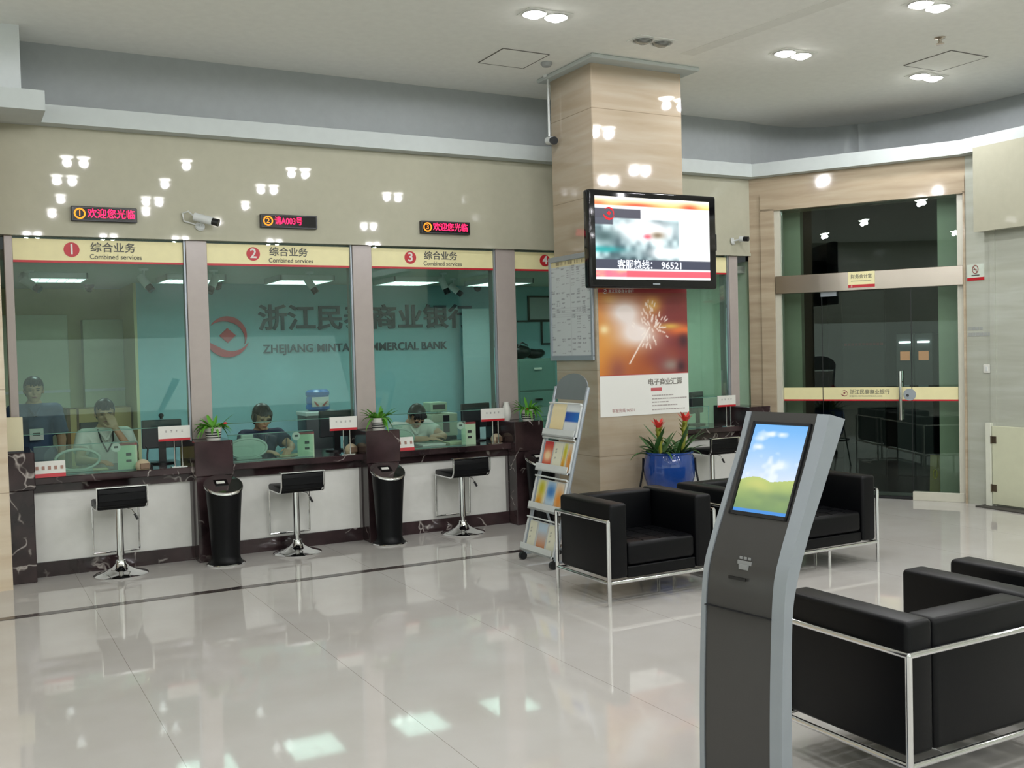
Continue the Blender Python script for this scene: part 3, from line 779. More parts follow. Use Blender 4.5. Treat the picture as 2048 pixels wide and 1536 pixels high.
t = thing('notice_board', 'aluminium framed notice board of printed rates on the left side of the column', 'notice board', (4.888, 7.825, 2.03), -PI/2)
bw, bh = 0.345, 0.44
bm = B()
for q in ((-bw-0.02, bw+0.02, bh-0.012, bh+0.035), (-bw-0.02, bw+0.02, -bh-0.035, -bh+0.012), (-bw-0.02, -bw+0.014, -bh, bh), (bw-0.014, bw+0.02, -bh, bh)): bx(bm, q[0], q[1], -0.022, 0.0, q[2], q[3], 0.004, 1)
obj('frame', bm, M_alu, t)
def board_pic(u, v):
    if v > 0.93: return (214, 204, 160) if not (0.14 < u < 0.82 and 0.945 < v < 0.985 and vnoise(u*50, 1) > 0.4) else (150, 138, 110)
    base = (196, 202, 202)
    cell = int(u*8); row = int(v*46)
    n = vnoise(cell*3.7+0.5, row*1.9+0.5, 5)
    inside = 0.15 < (u*8) % 1 < 0.85 and 0.2 < (v*46) % 1 < 0.75
    if inside and n > 0.58 and v > 0.03: return (150, 152, 156) if vnoise(u*90, v*46) > 0.35 else base
    if abs(u-0.5) < 0.01 or (v*46) % 1 < 0.06: return (182, 186, 188)
    return base
picture('rate_sheet', -bw, bw, -bh, bh, -0.010, 72, 140, board_pic, vcol_mat('print_matt', 0, 0.5), t)
bm = B(); bx(bm, -bw, bw, -0.009, -0.002, -bh, bh); obj('back_panel', bm, M_paper, t)

# ------------------------------------------------------------------ brochure rack with brochures
RX, RL = 3.90, math.hypot(0.35, 1.36)
def rk(s, lift=0.0, y=0.0):
    """point on the leaning rack: s metres up the slope, lift metres off its face, y sideways"""
    ux, uz = 0.35/RL, 1.36/RL
    return (ux*s - uz*lift, y, uz*s + ux*lift)
t = thing('brochure_rack', 'silver wheeled brochure rack with four tiers leaning beside the column', 'brochure rack', (RX, 6.83, 0))
bm = B()
for sy in (-0.235, 0.235):
    a = Vector(rk(0.05, 0, sy)); b = Vector(rk(RL, 0, sy)); k = 0.016
    tube(bm, [a, b], 0.016, 8)
    tube(bm, [Vector(rk(0.05, 0.0, sy)), Vector((0.33, sy, 0.05))], 0.011, 8)
    tube(bm, [Vector((0.33, sy, 0.05)), Vector(rk(0.62, 0, sy))], 0.010, 8)
tube(bm, [Vector((0.33, -0.235, 0.05)), Vector((0.33, 0.235, 0.05))], 0.010, 8)
obj('frame', bm, M_alu, t, True)
bm = B()
hp = [(-0.235, RL-0.10)]+[(-0.235*math.cos(PI*k/14), RL-0.02+0.13*math.sin(PI*k/14)) for k in range(15)]+[(0.235, RL-0.10)]
prism(bm, hp, lambda a, b: rk(b, -0.004, a), lambda a, b: rk(b, 0.004, a)); obj('header_panel', bm, mat('rack_grey', c(120, 126, 128), 0.35, 0.2), t)
tiers = [0.09, 0.42, 0.73, 1.01]
for s in tiers:
    bm = B()
    prism(bm, [(-0.225, s), (0.225, s), (0.225, s+0.235), (-0.225, s+0.235)], lambda a, b: rk(b, 0.000, a), lambda a, b: rk(b, 0.004, a))
    prism(bm, [(-0.235, s-0.015), (0.235, s-0.015), (0.235, s+0.0), (-0.235, s+0.0)], lambda a, b: rk(b, 0.0, a), lambda a, b: rk(b, 0.05, a))
    prism(bm, [(-0.235, s-0.015), (0.235, s-0.015), (0.235, s+0.045), (-0.235, s+0.045)], lambda a, b: rk(b, 0.045, a), lambda a, b: rk(b, 0.050, a))
    for sy in (-0.235, 0.231): prism(bm, [(sy, s-0.015), (sy+0.004, s-0.015), (sy+0.004, s+0.24), (sy, s+0.24)], lambda a, b: rk(b, 0.0, a), lambda a, b: rk(b, 0.030, a))
    tube(bm, [rk(s+0.24, 0.0, -0.233), rk(s+0.255, 0.035, -0.233), rk(s+0.255, 0.035, 0.233), rk(s+0.24, 0.0, 0.233)], 0.005, 6)
    obj('tier', bm, M_camw, t)
for x_, y_ in ((0.0, -0.235), (0.0, 0.235), (0.33, -0.235), (0.33, 0.235)):
    bm = B(); cone(bm, (x_-0.0, y_-0.018, 0.030), (x_, y_+0.018, 0.030), 0.030, 0.030, 18); cone(bm, (x_, y_, 0.03), (x_+0.01, y_, 0.07), 0.012, 0.012, 8); obj('caster', bm, M_black, t, True)
def bro_pic(kind):
    def f(u, v):
        if kind == 'peach': return mixc((236, 214, 160), (244, 230, 190), v) if v > 0.16 else (170, 150, 110)
        if kind == 'blue':
            if 0.42 < v < 0.78: return mixc((20, 70, 170), (40, 120, 200), u) if v < 0.72 or v > 0.75 else (220, 230, 236)
            return (222, 226, 228)
        if kind == 'red': return mixc((206, 70, 50), (244, 214, 170), gauss(u, v, 0.5, 0.5, 0.5, 0.22)*1.2) if v < 0.9 else (200, 60, 60)
        if kind == 'cream': return (230, 228, 206) if not (abs(u-0.3) < 0.1 and 0.4 < v < 0.8 and vnoise(1, v*40) > .5) else (150, 150, 140)
        if kind == 'fruit': return mixc(mixc((228, 232, 222), (200, 190, 30), gauss(u, v, 0.55, 0.7, 0.4, 0.3)), (220, 150, 30), gauss(u, v, 0.4, 0.25, 0.4, 0.25))
        if kind == 'orange': return mixc((232, 226, 214), (224, 140, 50), gauss(u, v, 0.5, 0.4, 0.6, 0.4))
        if kind == 'sky': return mixc((200, 220, 232), (60, 120, 190), gauss(u, v, 0.5, 0.65, 0.6, 0.25))
        return mixc((214, 120, 60), (190, 210, 226), v*1.3)
    return f
bl = [(3, [('peach', 'pale yellow brochure', 0.10, 0.20), ('blue', 'white brochure with a blue block', -0.11, 0.20)]),
      (2, [('red', 'red and cream brochure', 0.145, 0.13), ('cream', 'cream folder', 0.0, 0.13), ('fruit', 'green and yellow brochure', -0.105, 0.068), ('orange', 'orange brochure', -0.182, 0.072)]),
      (1, [('fruit', 'yellow fruit brochure', 0.14, 0.13), ('sky', 'white and blue brochure', -0.01, 0.12), ('orange', 'pale orange brochure', -0.14, 0.11)]),
      (0, [('cream', 'white folder', 0.15, 0.11), ('mixed', 'blue brochure with an orange foot', 0.0, 0.13), ('cream', 'pale brochure', -0.15, 0.12)])]
tname = ['lowest', 'third-from-top', 'second', 'top']
sl = math.atan2(0.35, 1.36)
for ti, lst in bl:
    for kind, lab, yy, wd in lst:
        s = tiers[ti]
        q = thing('brochure', lab + ' on the ' + tname[ti] + ' tier of the silver rack', 'brochure', (0, 0, 0), group='brochures on the wheeled rack')
        p = Vector(rk(s+0.002, 0.012, yy)); q.location = (RX+p.x, 6.83+p.y, p.z); q.rotation_euler = (-sl, 0, -PI/2)
        h_ = 0.265 if ti == 3 else 0.225
        bm = B(); bx(bm, -wd/2, wd/2, 0.0, 0.006, 0, h_); obj('pages', bm, M_paper, q)
        picture('cover', -wd/2, wd/2, 0, h_, -0.001, 12, 20, bro_pic(kind), vcol_mat('print_gloss', 0, 0.35), q)

# ------------------------------------------------------------------ blue pot of bromeliads by the column
def blade(bm, base, yaw_, length, rise, droop, width, seg=7):
    """arching strap leaf with a folded keel"""
    rows = []
    d = Vector((math.cos(yaw_), math.sin(yaw_), 0)); side = Vector((-d.y, d.x, 0)); base = Vector(base)
    for i in range(seg+1):
        f = i/seg
        p = base + d*length*(f*(1-0.15*f)) + Vector((0, 0, 1))*(rise*f - droop*f*f)
        wd = width*(0.55+0.9*f)*(1-f**2.2)+0.0006
        rows.append([p-side*wd/2+Vector((0, 0, 0.25*wd)), p, p+side*wd/2+Vector((0, 0, 0.25*wd))])
    quadgrid_sheet(bm, rows)
M_leaf = mat('strap_leaf', c(52, 92, 40), 0.4); M_leafb = mat('bright_leaf', c(92, 160, 48), 0.4)
M_blue = mat('cobalt_glaze', c(28, 66, 138), 0.08, coat=0.6)
t = thing('potted_bromeliad', 'blue glazed pot of red bromeliads on a dark stand in front of the column', 'potted plant', (5.38, 7.09, 0))
bm = B(); lathe(bm, [(0.10, 0.345), (0.145, 0.36), (0.19, 0.44), (0.217, 0.54), (0.220, 0.62), (0.212, 0.70), (0.200, 0.736), (0.210, 0.746), (0.210, 0.756), (0.193, 0.756), (0.186, 0.70), (0.0, 0.70)], seg=40); obj('pot', bm, M_blue, t, True)
bm = B(); ell(bm, (0, 0, 0.70), (0.182, 0.182, 0.03)); obj('soil', bm, mat('soil', c(48, 36, 28), 0.9), t, True)
bm = B()
for a in (-0.65, 2.50, 0.92):
    tube(bm, [(0.222*math.cos(a), 0.222*math.sin(a), 0.70), (0.225*math.cos(a), 0.225*math.sin(a), 0.60), (0.34*math.cos(a), 0.34*math.sin(a), 0.0)], 0.009, 8)
tube(bm, [(0.270*math.cos(2*PI*k/20), 0.270*math.sin(2*PI*k/20), 0.338) for k in range(20)], 0.010, 6, True)
for a in (-0.65, 2.50, 0.92): tube(bm, [(0.27*math.cos(a), 0.27*math.sin(a), 0.336), (0, 0, 0.336)], 0.008, 8)
obj('stand', bm, M_black, t, True)
bm = B()
for k in range(46):
    sx = -0.10 if k % 2 else 0.10
    a = random.uniform(0, 2*PI); ln = random.uniform(0.16, 0.36)
    blade(bm, (sx+random.uniform(-0.05, 0.05), random.uniform(-0.06, 0.06), 0.70), a, ln, random.uniform(0.16, 0.36), random.uniform(0.02, 0.22), random.uniform(0.035, 0.05))
obj('leaves', bm, M_leaf, t, True)
for sx, zt in ((-0.125, 0.99), (0.165, 1.03)):
    bm = B(); cone(bm, (sx*0.8, -0.02, 0.72), (sx, -0.02, zt-0.02), 0.014, 0.022, 10)
    for k in range(10): blade(bm, (sx*0.9, -0.02, zt-0.19+0.015*k), k*2.4, 0.06, 0.08, 0.02, 0.03, 4)
    st = obj('flower_stem', bm, mat('bract_stem', c(128, 132, 40), 0.45), t, True)
    bm = B()
    for k in range(16): blade(bm, (sx, -0.02, zt-0.05+0.005*(k % 5)), k*2.39996, 0.045+0.018*(k % 3), 0.115-0.010*(k % 4), 0.02, 0.030, 5)
    obj('red_bracts', bm, mat('bract_red', c(222, 60, 54), 0.4), st, True)

# ------------------------------------------------------------------ armchairs with chrome rail frames
def cushion(bm, x0, x1, y0, y1, z0, z1, bev=0.022): bx(bm, x0, x1, y0, y1, z0, z1, bev, 4)
def make_chair(label, wd, loc, rz, group, seats=1, legs_mid=()):
    """origin: front-left foot corner, x to the right along the front, y towards the back"""
    t = thing('armchair' if seats == 1 else 'sofa', label, 'armchair' if seats == 1 else 'sofa', loc, rz, group)
    D, zr, zl, r = 0.64, 0.545, 0.150, 0.0125
    bm = B()
    rod(bm, [(0, 0, zr), (0, D, zr), (wd, D, zr), (wd, 0, zr)], r, 10)
    rod(bm, [(0, 0, zl), (0, D, zl), (wd, D, zl), (wd, 0, zl), (0, 0, zl)], r, 10)
    obj('chrome_rail', bm, M_chrome, t, True)
    for x_, y_, h_ in [(0, 0, zr), (wd, 0, zr), (0, D, zr), (wd, D, zr)]+[(q, 0.03, zl) for q in legs_mid]:
        bm = B(); cone(bm, (x_, y_, 0), (x_, y_, h_), r*1.06, r*1.06, 12); obj('leg', bm, M_chrome, t, True)
    a = 0.135
    bm = B(); cushion(bm, 0.016, 0.016+a, 0.0, D-0.016, zl+0.02, 0.655); obj('arm_cushion', bm, M_leather, t, True)
    bm = B(); cushion(bm, wd-0.016-a, wd-0.016, 0.0, D-0.016, zl+0.02, 0.655); obj('arm_cushion', bm, M_leather, t, True)
    bm = B(); cushion(bm, 0.018+a, wd-0.018-a, D-0.016-a, D-0.016, zl+0.02, 0.650); obj('back_cushion', bm, M_leather, t, True)
    bm = B(); cushion(bm, 0.018+a, wd-0.018-a, 0.012, D-0.018-a, zl+0.015, zl+0.09, 0.01); obj('base_cushion', bm, M_leather, t, True)
    n = seats; sw = (wd-0.036-2*a)/n
    for k in range(n):
        x0 = 0.018+a+k*sw
        bm = B(); cushion(bm, x0+0.003, x0+sw-0.003, 0.008, D-0.02-a, zl+0.092, 0.395, 0.03)
        for q in range(1, 4):
            xx = x0+sw*q/4; bx(bm, xx-0.004, xx+0.004, 0.03, D-0.04-a, 0.392, 0.3975)
            yy = 0.008+(D-0.03-a)*q/4; bx(bm, x0+0.02, x0+sw-0.02, yy-0.004, yy+0.004, 0.392, 0.3975)
        obj('seat_cushion', bm, M_leather, t, True)
    return t
cg = 'black leather armchairs with chrome frames'
chA = make_chair('black leather chrome-framed armchair in front of the stone column', 0.86, (3.62, 5.42, 0), 0, cg)
dup(chA, (3.76, 3.11, 0), PI, 'black leather chrome-framed armchair directly behind the kiosk, seen from its back', cg)
dup(chA, (4.79, 3.13, 0), PI, 'black leather armchair cut by the right edge, only its arm top showing', cg)
make_chair('black leather sofa seen behind the kiosk, right of the column armchair', 1.42, (4.625, 5.42, 0), 0, None, 2, (0.47, 0.95))

# ------------------------------------------------------------------ queue ticket kiosk
hd = math.radians(-8)
KR = Vector((2.40, 2.573, 0)); wv = Vector((math.sin(hd), math.cos(hd), 0))
# local frame: x from the kiosk's own left (viewer's left, far end) to right (near end), y backwards, z up
ko = KR + wv*0.374
krz = math.atan2(-wv.y, -wv.x)
t = thing('ticket_kiosk', 'tall grey touchscreen kiosk with curved silver sides in the right foreground', 'kiosk', (ko.x, ko.y, 0), krz)
front = [(-0.004, 0.0), (0.0, 0.284), (0.012, 0.576), (0.033, 0.817), (0.073, 0.934), (0.1406, 1.073), (0.2396, 1.280), (0.2892, 1.401)]
back = [(0.055, 0.0), (0.054, 0.40), (0.0665, 0.705), (0.0967, 0.839), (0.166, 0.995), (0.249, 1.145), (0.378, 1.380)]
def spline(pts, n=40):
    out = []
    for i in range(len(pts)-1):
        p0 = Vector(pts[max(0, i-1)]); p1 = Vector(pts[i]); p2 = Vector(pts[i+1]); p3 = Vector(pts[min(len(pts)-1, i+2)])
        for k in range(6):
            u = k/6; out.append(0.5*((2*p1)+(p2-p0)*u+(2*p0-5*p1+4*p2-p3)*u*u+(3*p1-p0-3*p2+p3)*u**3))
    out.append(Vector(pts[-1])); return [(p.x, p.y) for p in out]
fs, bs = spline(front), spline(back)
prof = fs + bs[::-1]
KW = 0.374
for x0, x1 in ((0.0, 0.022), (KW-0.052, KW)):
    bm = B()
    def strip(x0, x1):
        n = min(len(fs), len(bs))
        F = [fs[int(i*(len(fs)-1)/(n-1))] for i in range(n)]; K = [bs[int(i*(len(bs)-1)/(n-1))] for i in range(n)]
        rings = [[bm.verts.new(p) for p in ((x0, f[0], f[1]), (x1, f[0], f[1]), (x1, k[0], k[1]), (x0, k[0], k[1]))] for f, k in zip(F, K)]
        for A, C2 in zip(rings[:-1], rings[1:]):
            for j in range(4): bm.faces.new((A[j], A[(j+1) % 4], C2[(j+1) % 4], C2[j]))
        bm.faces.new(rings[0][::-1]); bm.faces.new(rings[-1])
    strip(x0, x1)
    eds = [e for e in bm.edges if len(e.link_faces) == 2 and e.calc_face_angle(0) > 1.0]
    bmesh.ops.bevel(bm, geom=eds, offset=0.004, segments=2, affect='EDGES')
    obj('side_rail', bm, M_alu, t, 30)
# dark curved front shell set a little behind the rails
M_kf = mat('kiosk_grey', c(74, 73, 72), 0.22, 0.2)
bm = B()
rows = []
for f in fs: rows.append([(0.022, f[0]+0.006, f[1]), (KW-0.052, f[0]+0.006, f[1])])
quadgrid_sheet(bm, rows)
rows = []
for f in bs: rows.append([(0.022, f[0]-0.004, f[1]), (KW-0.052, f[0]-0.004, f[1])])
quadgrid_sheet(bm, rows)
a_, b_ = fs[-1], bs[-1]
quadgrid_sheet(bm, [[(0.022, a_[0]+0.006, a_[1]), (KW-0.052, a_[0]+0.006, a_[1])], [(0.022, b_[0]-0.004, b_[1]), (KW-0.052, b_[0]-0.004, b_[1])]])
body = obj('front_shell', bm, M_kf, t, True)
bm = B(); bx(bm, -0.03, KW+0.03, -0.10, 0.30, 0.0, 0.02, 0.006); obj('foot_plate', bm, M_alu, t)
def kf(s, y):                        # point on the flat upper face, s metres up from the bend
    uy, uz = 0.1486/0.3605, 0.3284/0.3605
    return (0.1406+uy*s+y*uz, 1.0728+uz*s-y*uy)
def kbox(bm, x0, x1, s0, s1, y0, y1):
    V = []
    for x in (x0, x1):
        for s in (s0, s1):
            for y in (y0, y1):
                q = kf(s, y); V.append(bm.verts.new((x, q[0], q[1])))
    for f in ((0, 1, 3, 2), (4, 6, 7, 5), (0, 4, 5, 1), (2, 3, 7, 6), (0, 2, 6, 4), (1, 5, 7, 3)): bm.faces.new([V[i] for i in f])
bm = B()
sx0, sx1 = KW-0.315, KW-0.073
for q in ((sx0-0.012, sx1+0.008, 0.312, 0.322), (sx0-0.012, sx1+0.008, -0.040, -0.026), (sx0-0.012, sx0-0.002, -0.04, 0.322), (sx1, sx1+0.008, -0.04, 0.322)): kbox(bm, q[0], q[1], q[2], q[3], -0.002, 0.012)
obj('screen_bezel', bm, M_black, t)
def kpic(u, v):
    if v < 0.035: return (70, 140, 214)
    hill = max(0.40-0.55*(u-0.28)**2, 0.30+0.10*u)
    if v < hill:
        col = mixc((116, 146, 96), (176, 192, 112), (v-0.03)/0.33)
        col = mixc(col, (104, 130, 96), 0.5*vnoise(u*7, v*16, 9)*(1-v/hill)+0.5*gauss(v, u, 0.2, 0.8, 0.05, 0.5))
        return mixc(col, (206, 204, 120), 0.6*gauss(u, v, 0.35, hill-0.08, 0.25, 0.06))
    col = mixc((206, 220, 246), (112, 176, 234), (v-hill)/(0.95-hill))
    n = 0.6*vnoise(u*5, v*9, 4)+0.4*vnoise(u*11, v*19, 6)
    return mixc(col, (226, 236, 252), max(0, n-0.56)*3.2 + 0.7*gauss(u, v, 0.7, 0.55, 0.12, 0.05))
scr = picture('screen', sx0, sx1, -0.026, 0.312, 0.0, 84, 116, kpic, vcol_mat('screen_lit', 0.95), t)
me = scr.data
for v in me.vertices:
    q = kf(v.co.z, 0.003); v.co = (v.co.x, q[0], q[1])
bm = B(); bx(bm, KW-0.250, KW-0.172, 0.030, 0.036, 0.822, 0.832); obj('ticket_slot', bm, M_blackg, t)
bm = B()
for k in range(3): bx(bm, KW-0.219+0.019*k, KW-0.207+0.019*k, 0.0565, 0.060, 0.893, 0.902)
bx(bm, KW-0.226, KW-0.164, 0.053, 0.058, 0.875, 0.888); bx(bm, KW-0.216, KW-0.174, 0.047, 0.053, 0.858, 0.875); bx(bm, KW-0.209, KW-0.181, 0.046, 0.050, 0.862, 0.871)
o = obj('printer_symbol', bm, mat('symbol_grey', c(150, 152, 152), 0.5), t)
bm = B(); bx(bm, 0.022, KW-0.052, 0.012, 0.028, 0.7115, 0.7135); obj('seam', bm, M_black, t)

# ------------------------------------------------------------------ bar stools
def make_stool(label, loc, group):
    t = thing('bar_stool', label, 'bar stool', loc, 0, group)
    bm = B(); lathe(bm, [(0.200, 0.0), (0.202, 0.008), (0.190, 0.016), (0.12, 0.035), (0.065, 0.062), (0.040, 0.090), (0.036, 0.115), (0.026, 0.118)], seg=40); obj('base', bm, M_chrome, t, True)
    bm = B(); cone(bm, (0, 0, 0.115), (0, 0, 0.165), 0.022, 0.022, 18); cone(bm, (0, 0, 0.155), (0, 0, 0.535), 0.029, 0.029, 20); obj('gas_column', bm, M_chrome, t, True)
    bm = B(); bx(bm, -0.178, 0.178, -0.17, 0.20, 0.532, 0.582, 0.016, 3); obj('seat', bm, M_leather, t, True)
    bm = B(); bx(bm, -0.178, 0.178, -0.218, -0.178, 0.560, 0.700, 0.014, 3); bx(bm, -0.170, 0.170, -0.224, -0.214, 0.60, 0.66, 0.004, 1); obj('backrest', bm, M_leather, t, True)
    bm = B()
    def side(x0, x1):
        pr = [(0.205, 0.53), (-0.16, 0.53), (-0.20, 0.545), (-0.225, 0.59), (-0.232, 0.706), (-0.176, 0.712), (-0.176, 0.704), (-0.222, 0.698), (-0.216, 0.595), (-0.192, 0.555), (-0.16, 0.54), (0.205, 0.54)]
        prism(bm, pr, lambda a, b: (x0, a, b), lambda a, b: (x1, a, b))
    side(-0.186, -0.178); side(0.178, 0.186); bx(bm, -0.186, 0.186, -0.232, -0.172, 0.700, 0.712, 0.003, 1)
    obj('steel_trim', bm, M_chrome, t)
    bm = B(); rod(bm, [(-0.172, 0.19, 0.54), (-0.172, 0.205, 0.150), (0.172, 0.205, 0.150), (0.172, 0.19, 0.54)], 0.0085, 8); obj('footrest', bm, M_chrome, t, True)
    bm = B(); tube(bm, [(0.02, 0.0, 0.525), (0.09, -0.03, 0.50), (0.115, -0.04, 0.455)], 0.005, 6); lv = obj('lever', bm, M_chrome, t, True)
    bm = B(); tube(bm, [(0.108, -0.038, 0.470), (0.130, -0.046, 0.425)], 0.010, 8); obj('grip', bm, M_black, lv, True)
    return t
sg = 'bar stools at the teller windows'
st1 = make_stool('black and chrome bar stool at the first teller window, farthest left', (1.070, 8.385, 0), sg)
dup(st1, (2.475, 8.41, 0), 0, 'black and chrome bar stool at the second teller window, between the two bins', sg)
dup(st1, (4.03, 8.42, 0), 0, 'black and chrome bar stool at the third teller window, left of the brochure rack', sg)
dup(st1, (6.93, 8.40, 0), 0, 'black and chrome bar stool right of the column, half hidden by pot and kiosk', sg)

# ------------------------------------------------------------------ slanted-top bins
def make_bin(label, loc, group):
    t = thing('waste_bin', label, 'waste bin', loc, 0, group)
    bm = B(); lathe(bm, [(0.150, 0.0), (0.152, 0.010), (0.145, 0.016)], seg=36); obj('foot_ring', bm, M_chrome, t, True)
    sh = lambda bm, z0: [setattr(v, 'co', Vector((v.co.x, v.co.y, v.co.z + max(0, (v.co.z-z0)/(0.64-z0))*v.co.y*0.40))) for v in bm.verts]
    bm = B(); lathe(bm, [(0.143, 0.016), (0.130, 0.024), (0.116, 0.045), (0.110, 0.08), (0.118, 0.25), (0.130, 0.45), (0.141, 0.60), (0.143, 0.630)], seg=36); sh(bm, 0.3); obj('body', bm, M_leather, t, True)
    bm = B(); lathe(bm, [(0.143, 0.622), (0.152, 0.628), (0.153, 0.640), (0.148, 0.648), (0.132, 0.648), (0.06, 0.652), (0.0, 0.653)], seg=36); sh(bm, 0.3); obj('lid', bm, M_chrome, t, True)
    bm = B(); bx(bm, -0.07, 0.035, -0.035, 0.055, 0.645, 0.6565); sh(bm, 0.3); op = obj('opening', bm, M_blackg, t)
    bm = B(); bx(bm, -0.055, 0.01, -0.005, 0.02, 0.650, 0.662); sh(bm, 0.3); obj('paper_scrap', bm, M_paper, op)
    return t
bg_ = 'tall black bins in front of the counter pillars'
b1 = make_bin('tall black bin with slanted chrome lid, left of the second stool', (1.855, 8.30, 0), bg_)
dup(b1, (3.275, 8.33, 0), 0, 'tall black bin with slanted chrome lid, between the second and third stools', bg_)
dup(b1, (4.80, 8.30, 0), 0, 'tall black bin mostly hidden behind the brochure rack', bg_)

# ------------------------------------------------------------------ plants and small things on the counter
def striped_plant(label, loc, n, redtag, m=M_leafb):
    t = thing('potted_plant', label, 'potted plant', loc, 0, 'striped pots on the counter pillars')
    bm = B(); lathe(bm, [(0.052, 0.0), (0.058, 0.02), (0.068, 0.09), (0.072, 0.105), (0.064, 0.105), (0.058, 0.08), (0, 0.08)], seg=28); obj('pot', bm, M_paper, t, True)
    for z in (0.018, 0.038, 0.058):
        bm = B(); r_ = 0.0552+0.143*z; lathe(bm, [(r_+0.0012, z), (r_+0.0030, z+0.009)], seg=28); obj('dark_stripe', bm, M_inkb, t, True)
    bm = B()
    for k in range(n):
        a = random.uniform(0, 2*PI); blade(bm, (0.02*math.cos(a), 0.02*math.sin(a), 0.085), a, random.uniform(0.09, 0.19), random.uniform(0.07, 0.17), random.uniform(0.03, 0.20), random.uniform(0.026, 0.040), 6)
    obj('leaves', bm, m, t, True)
    if redtag:
        bm = B(); ell(bm, redtag, (0.016, 0.010, 0.011)); obj('red_flower', bm, mat('red_petal', c(214, 44, 50), 0.4), t, True)
    return t
striped_plant('green plant in a striped pot on the pillar between windows 1 and 2', (1.85, 8.58, 0.985), 58, (0.085, -0.06, 0.135))
striped_plant('green plant in a striped pot on the pillar between windows 2 and 3', (3.30, 8.58, 0.985), 52, None)
striped_plant('green plant in a striped pot on the pillar between windows 3 and 4', (4.83, 8.57, 0.985), 44, (-0.05, -0.06, 0.11))
bm = B(); lathe(bm, [(0.03, 0), (0.045, 0.03), (0.048, 0.07), (0.036, 0.13), (0.026, 0.165), (0.03, 0.18), (0.022, 0.18), (0.0, 0.16)], seg=20)
o = obj('vase', bm, M_paper, smooth=True, loc=(4.66, 8.695, 0.985)); tag(o, 'small white vase beside the striped pot at window 4', 'vase')
t = thing('card_box', 'cream box standing on the leftmost counter pillar', 'box', (0.37, 8.56, 0.985))
bm = B(); bx(bm, -0.062, 0.062, 0, 0.05, 0, 0.265, 0.004, 1); obj('case', bm, mat('box_cream', c(220, 214, 180), 0.5), t)
bm = B(); bx(bm, -0.062, 0.062, -0.001, 0.051, 0.0, 0.010); obj('foot', bm, M_dark, t)

def stand_sign(label, loc):
    t = thing('desk_sign', label, 'desk sign', loc, 0, 'white plates with a red line on posts')
    bm = B(); bx(bm, -0.125, 0.125, -0.004, 0.004, 0.215, 0.335); obj('plate', bm, M_paper, t)
    bm = B(); bx(bm, -0.125, 0.125, -0.005, -0.003, 0.215, 0.235); obj('red_line', bm, M_red, t)
    bm = B()
    for k in range(4):
        x_ = -0.072+0.042*k; bx(bm, x_, x_+0.015, -0.005, -0.004, 0.296, 0.300); bx(bm, x_, x_+0.015, -0.005, -0.004, 0.286, 0.289); bx(bm, x_+0.006, x_+0.009, -0.005, -0.004, 0.284, 0.302)
    obj('lettering', bm, mat('soft_ink', c(150, 148, 144), 0.6), t)
    for x in (0.0, 0.06):
        bm = B(); cone(bm, (x, 0.006, 0), (x, 0.006, 0.22), 0.006, 0.006, 8); obj('post', bm, M_chrome, t, True)
    bm = B(); bx(bm, -0.03, 0.09, -0.03, 0.04, 0, 0.006); obj('foot', bm, M_chrome, t)
    return t
s1 = stand_sign('white plate with a red line on two thin posts at the right of window 1', (1.545, 8.62, 0.78))
dup(s1, (2.985, 8.62, 0.78), 0, 'white plate with a red line on two thin posts at the right of window 2')
dup(s1, (4.47, 8.62, 0.78), 0, 'white plate with a red line on two thin posts at the right of window 3')
dup(s1, (7.33, 8.62, 0.78), 0, 'white plate with a red line on two thin posts right of the column')

def tent_sign(label, loc, wd):
    t = thing('tent_sign', label, 'desk sign', loc, 0, 'white tent cards on the worktops')
    bm = B(); prism(bm, [(-0.045, 0.0), (0.045, 0.0), (0.012, 0.12), (-0.012, 0.12)], lambda a, b: (-wd/2, a, b), lambda a, b: (wd/2, a, b)); obj('card', bm, M_paper, t)
    bm = B(); prism(bm, [(-0.0475, 0.0), (-0.044, 0.0), (-0.0405, 0.028), (-0.0425, 0.028)], lambda a, b: (-wd/2, a, b), lambda a, b: (wd/2, a, b)); obj('red_line', bm, M_red, t)
    bm = B(); n = max(2, int(wd/0.037)-1)
    for k in range(n):
        x = -wd/2+0.025+k*(wd-0.05)/max(1, n-1)
        prism(bm, [(-0.0335, 0.058), (-0.031, 0.058), (-0.024, 0.084), (-0.0265, 0.084)], lambda a, b: (x-0.010, a, b), lambda a, b: (x+0.010, a, b))
    obj('lettering', bm, mat('tent_ink', c(168, 128, 112), 0.6), t)
    return t
tent_sign('white tent card with reddish characters at the left of window 1', (0.605, 8.595, 0.78), 0.225)
tent_sign('short white tent card half behind the pillar at the left of window 3', (3.55, 8.60, 0.78), 0.16)

def keypad(label, loc):
    t = thing('card_reader', label, 'card reader', loc, 0.2, 'tan hooded keypads on the worktops')
    bm = B(); ell(bm, (0, 0, 0.03), (0.058, 0.05, 0.055), seg=18)
    for v in bm.verts: v.co.z = max(v.co.z, 0.0)
    obj('hood', bm, mat('reader_tan', c(186, 172, 142), 0.45), t, True)
    bm = B(); bx(bm, -0.036, 0.036, -0.053, -0.02, 0.008, 0.055, 0.004, 1); obj('keys', bm, mat('reader_brown', c(126, 104, 84), 0.5), t)
    return t
k1 = keypad('tan hooded card reader at window 1 beside the sign posts', (1.29, 8.60, 0.78))
dup(k1, (3.085, 8.72, 0.78), 0.2, 'tan hooded card reader at the right end of window 2')
dup(k1, (4.56, 8.73, 0.78), 0.2, 'tan hooded card reader at the right end of window 3')

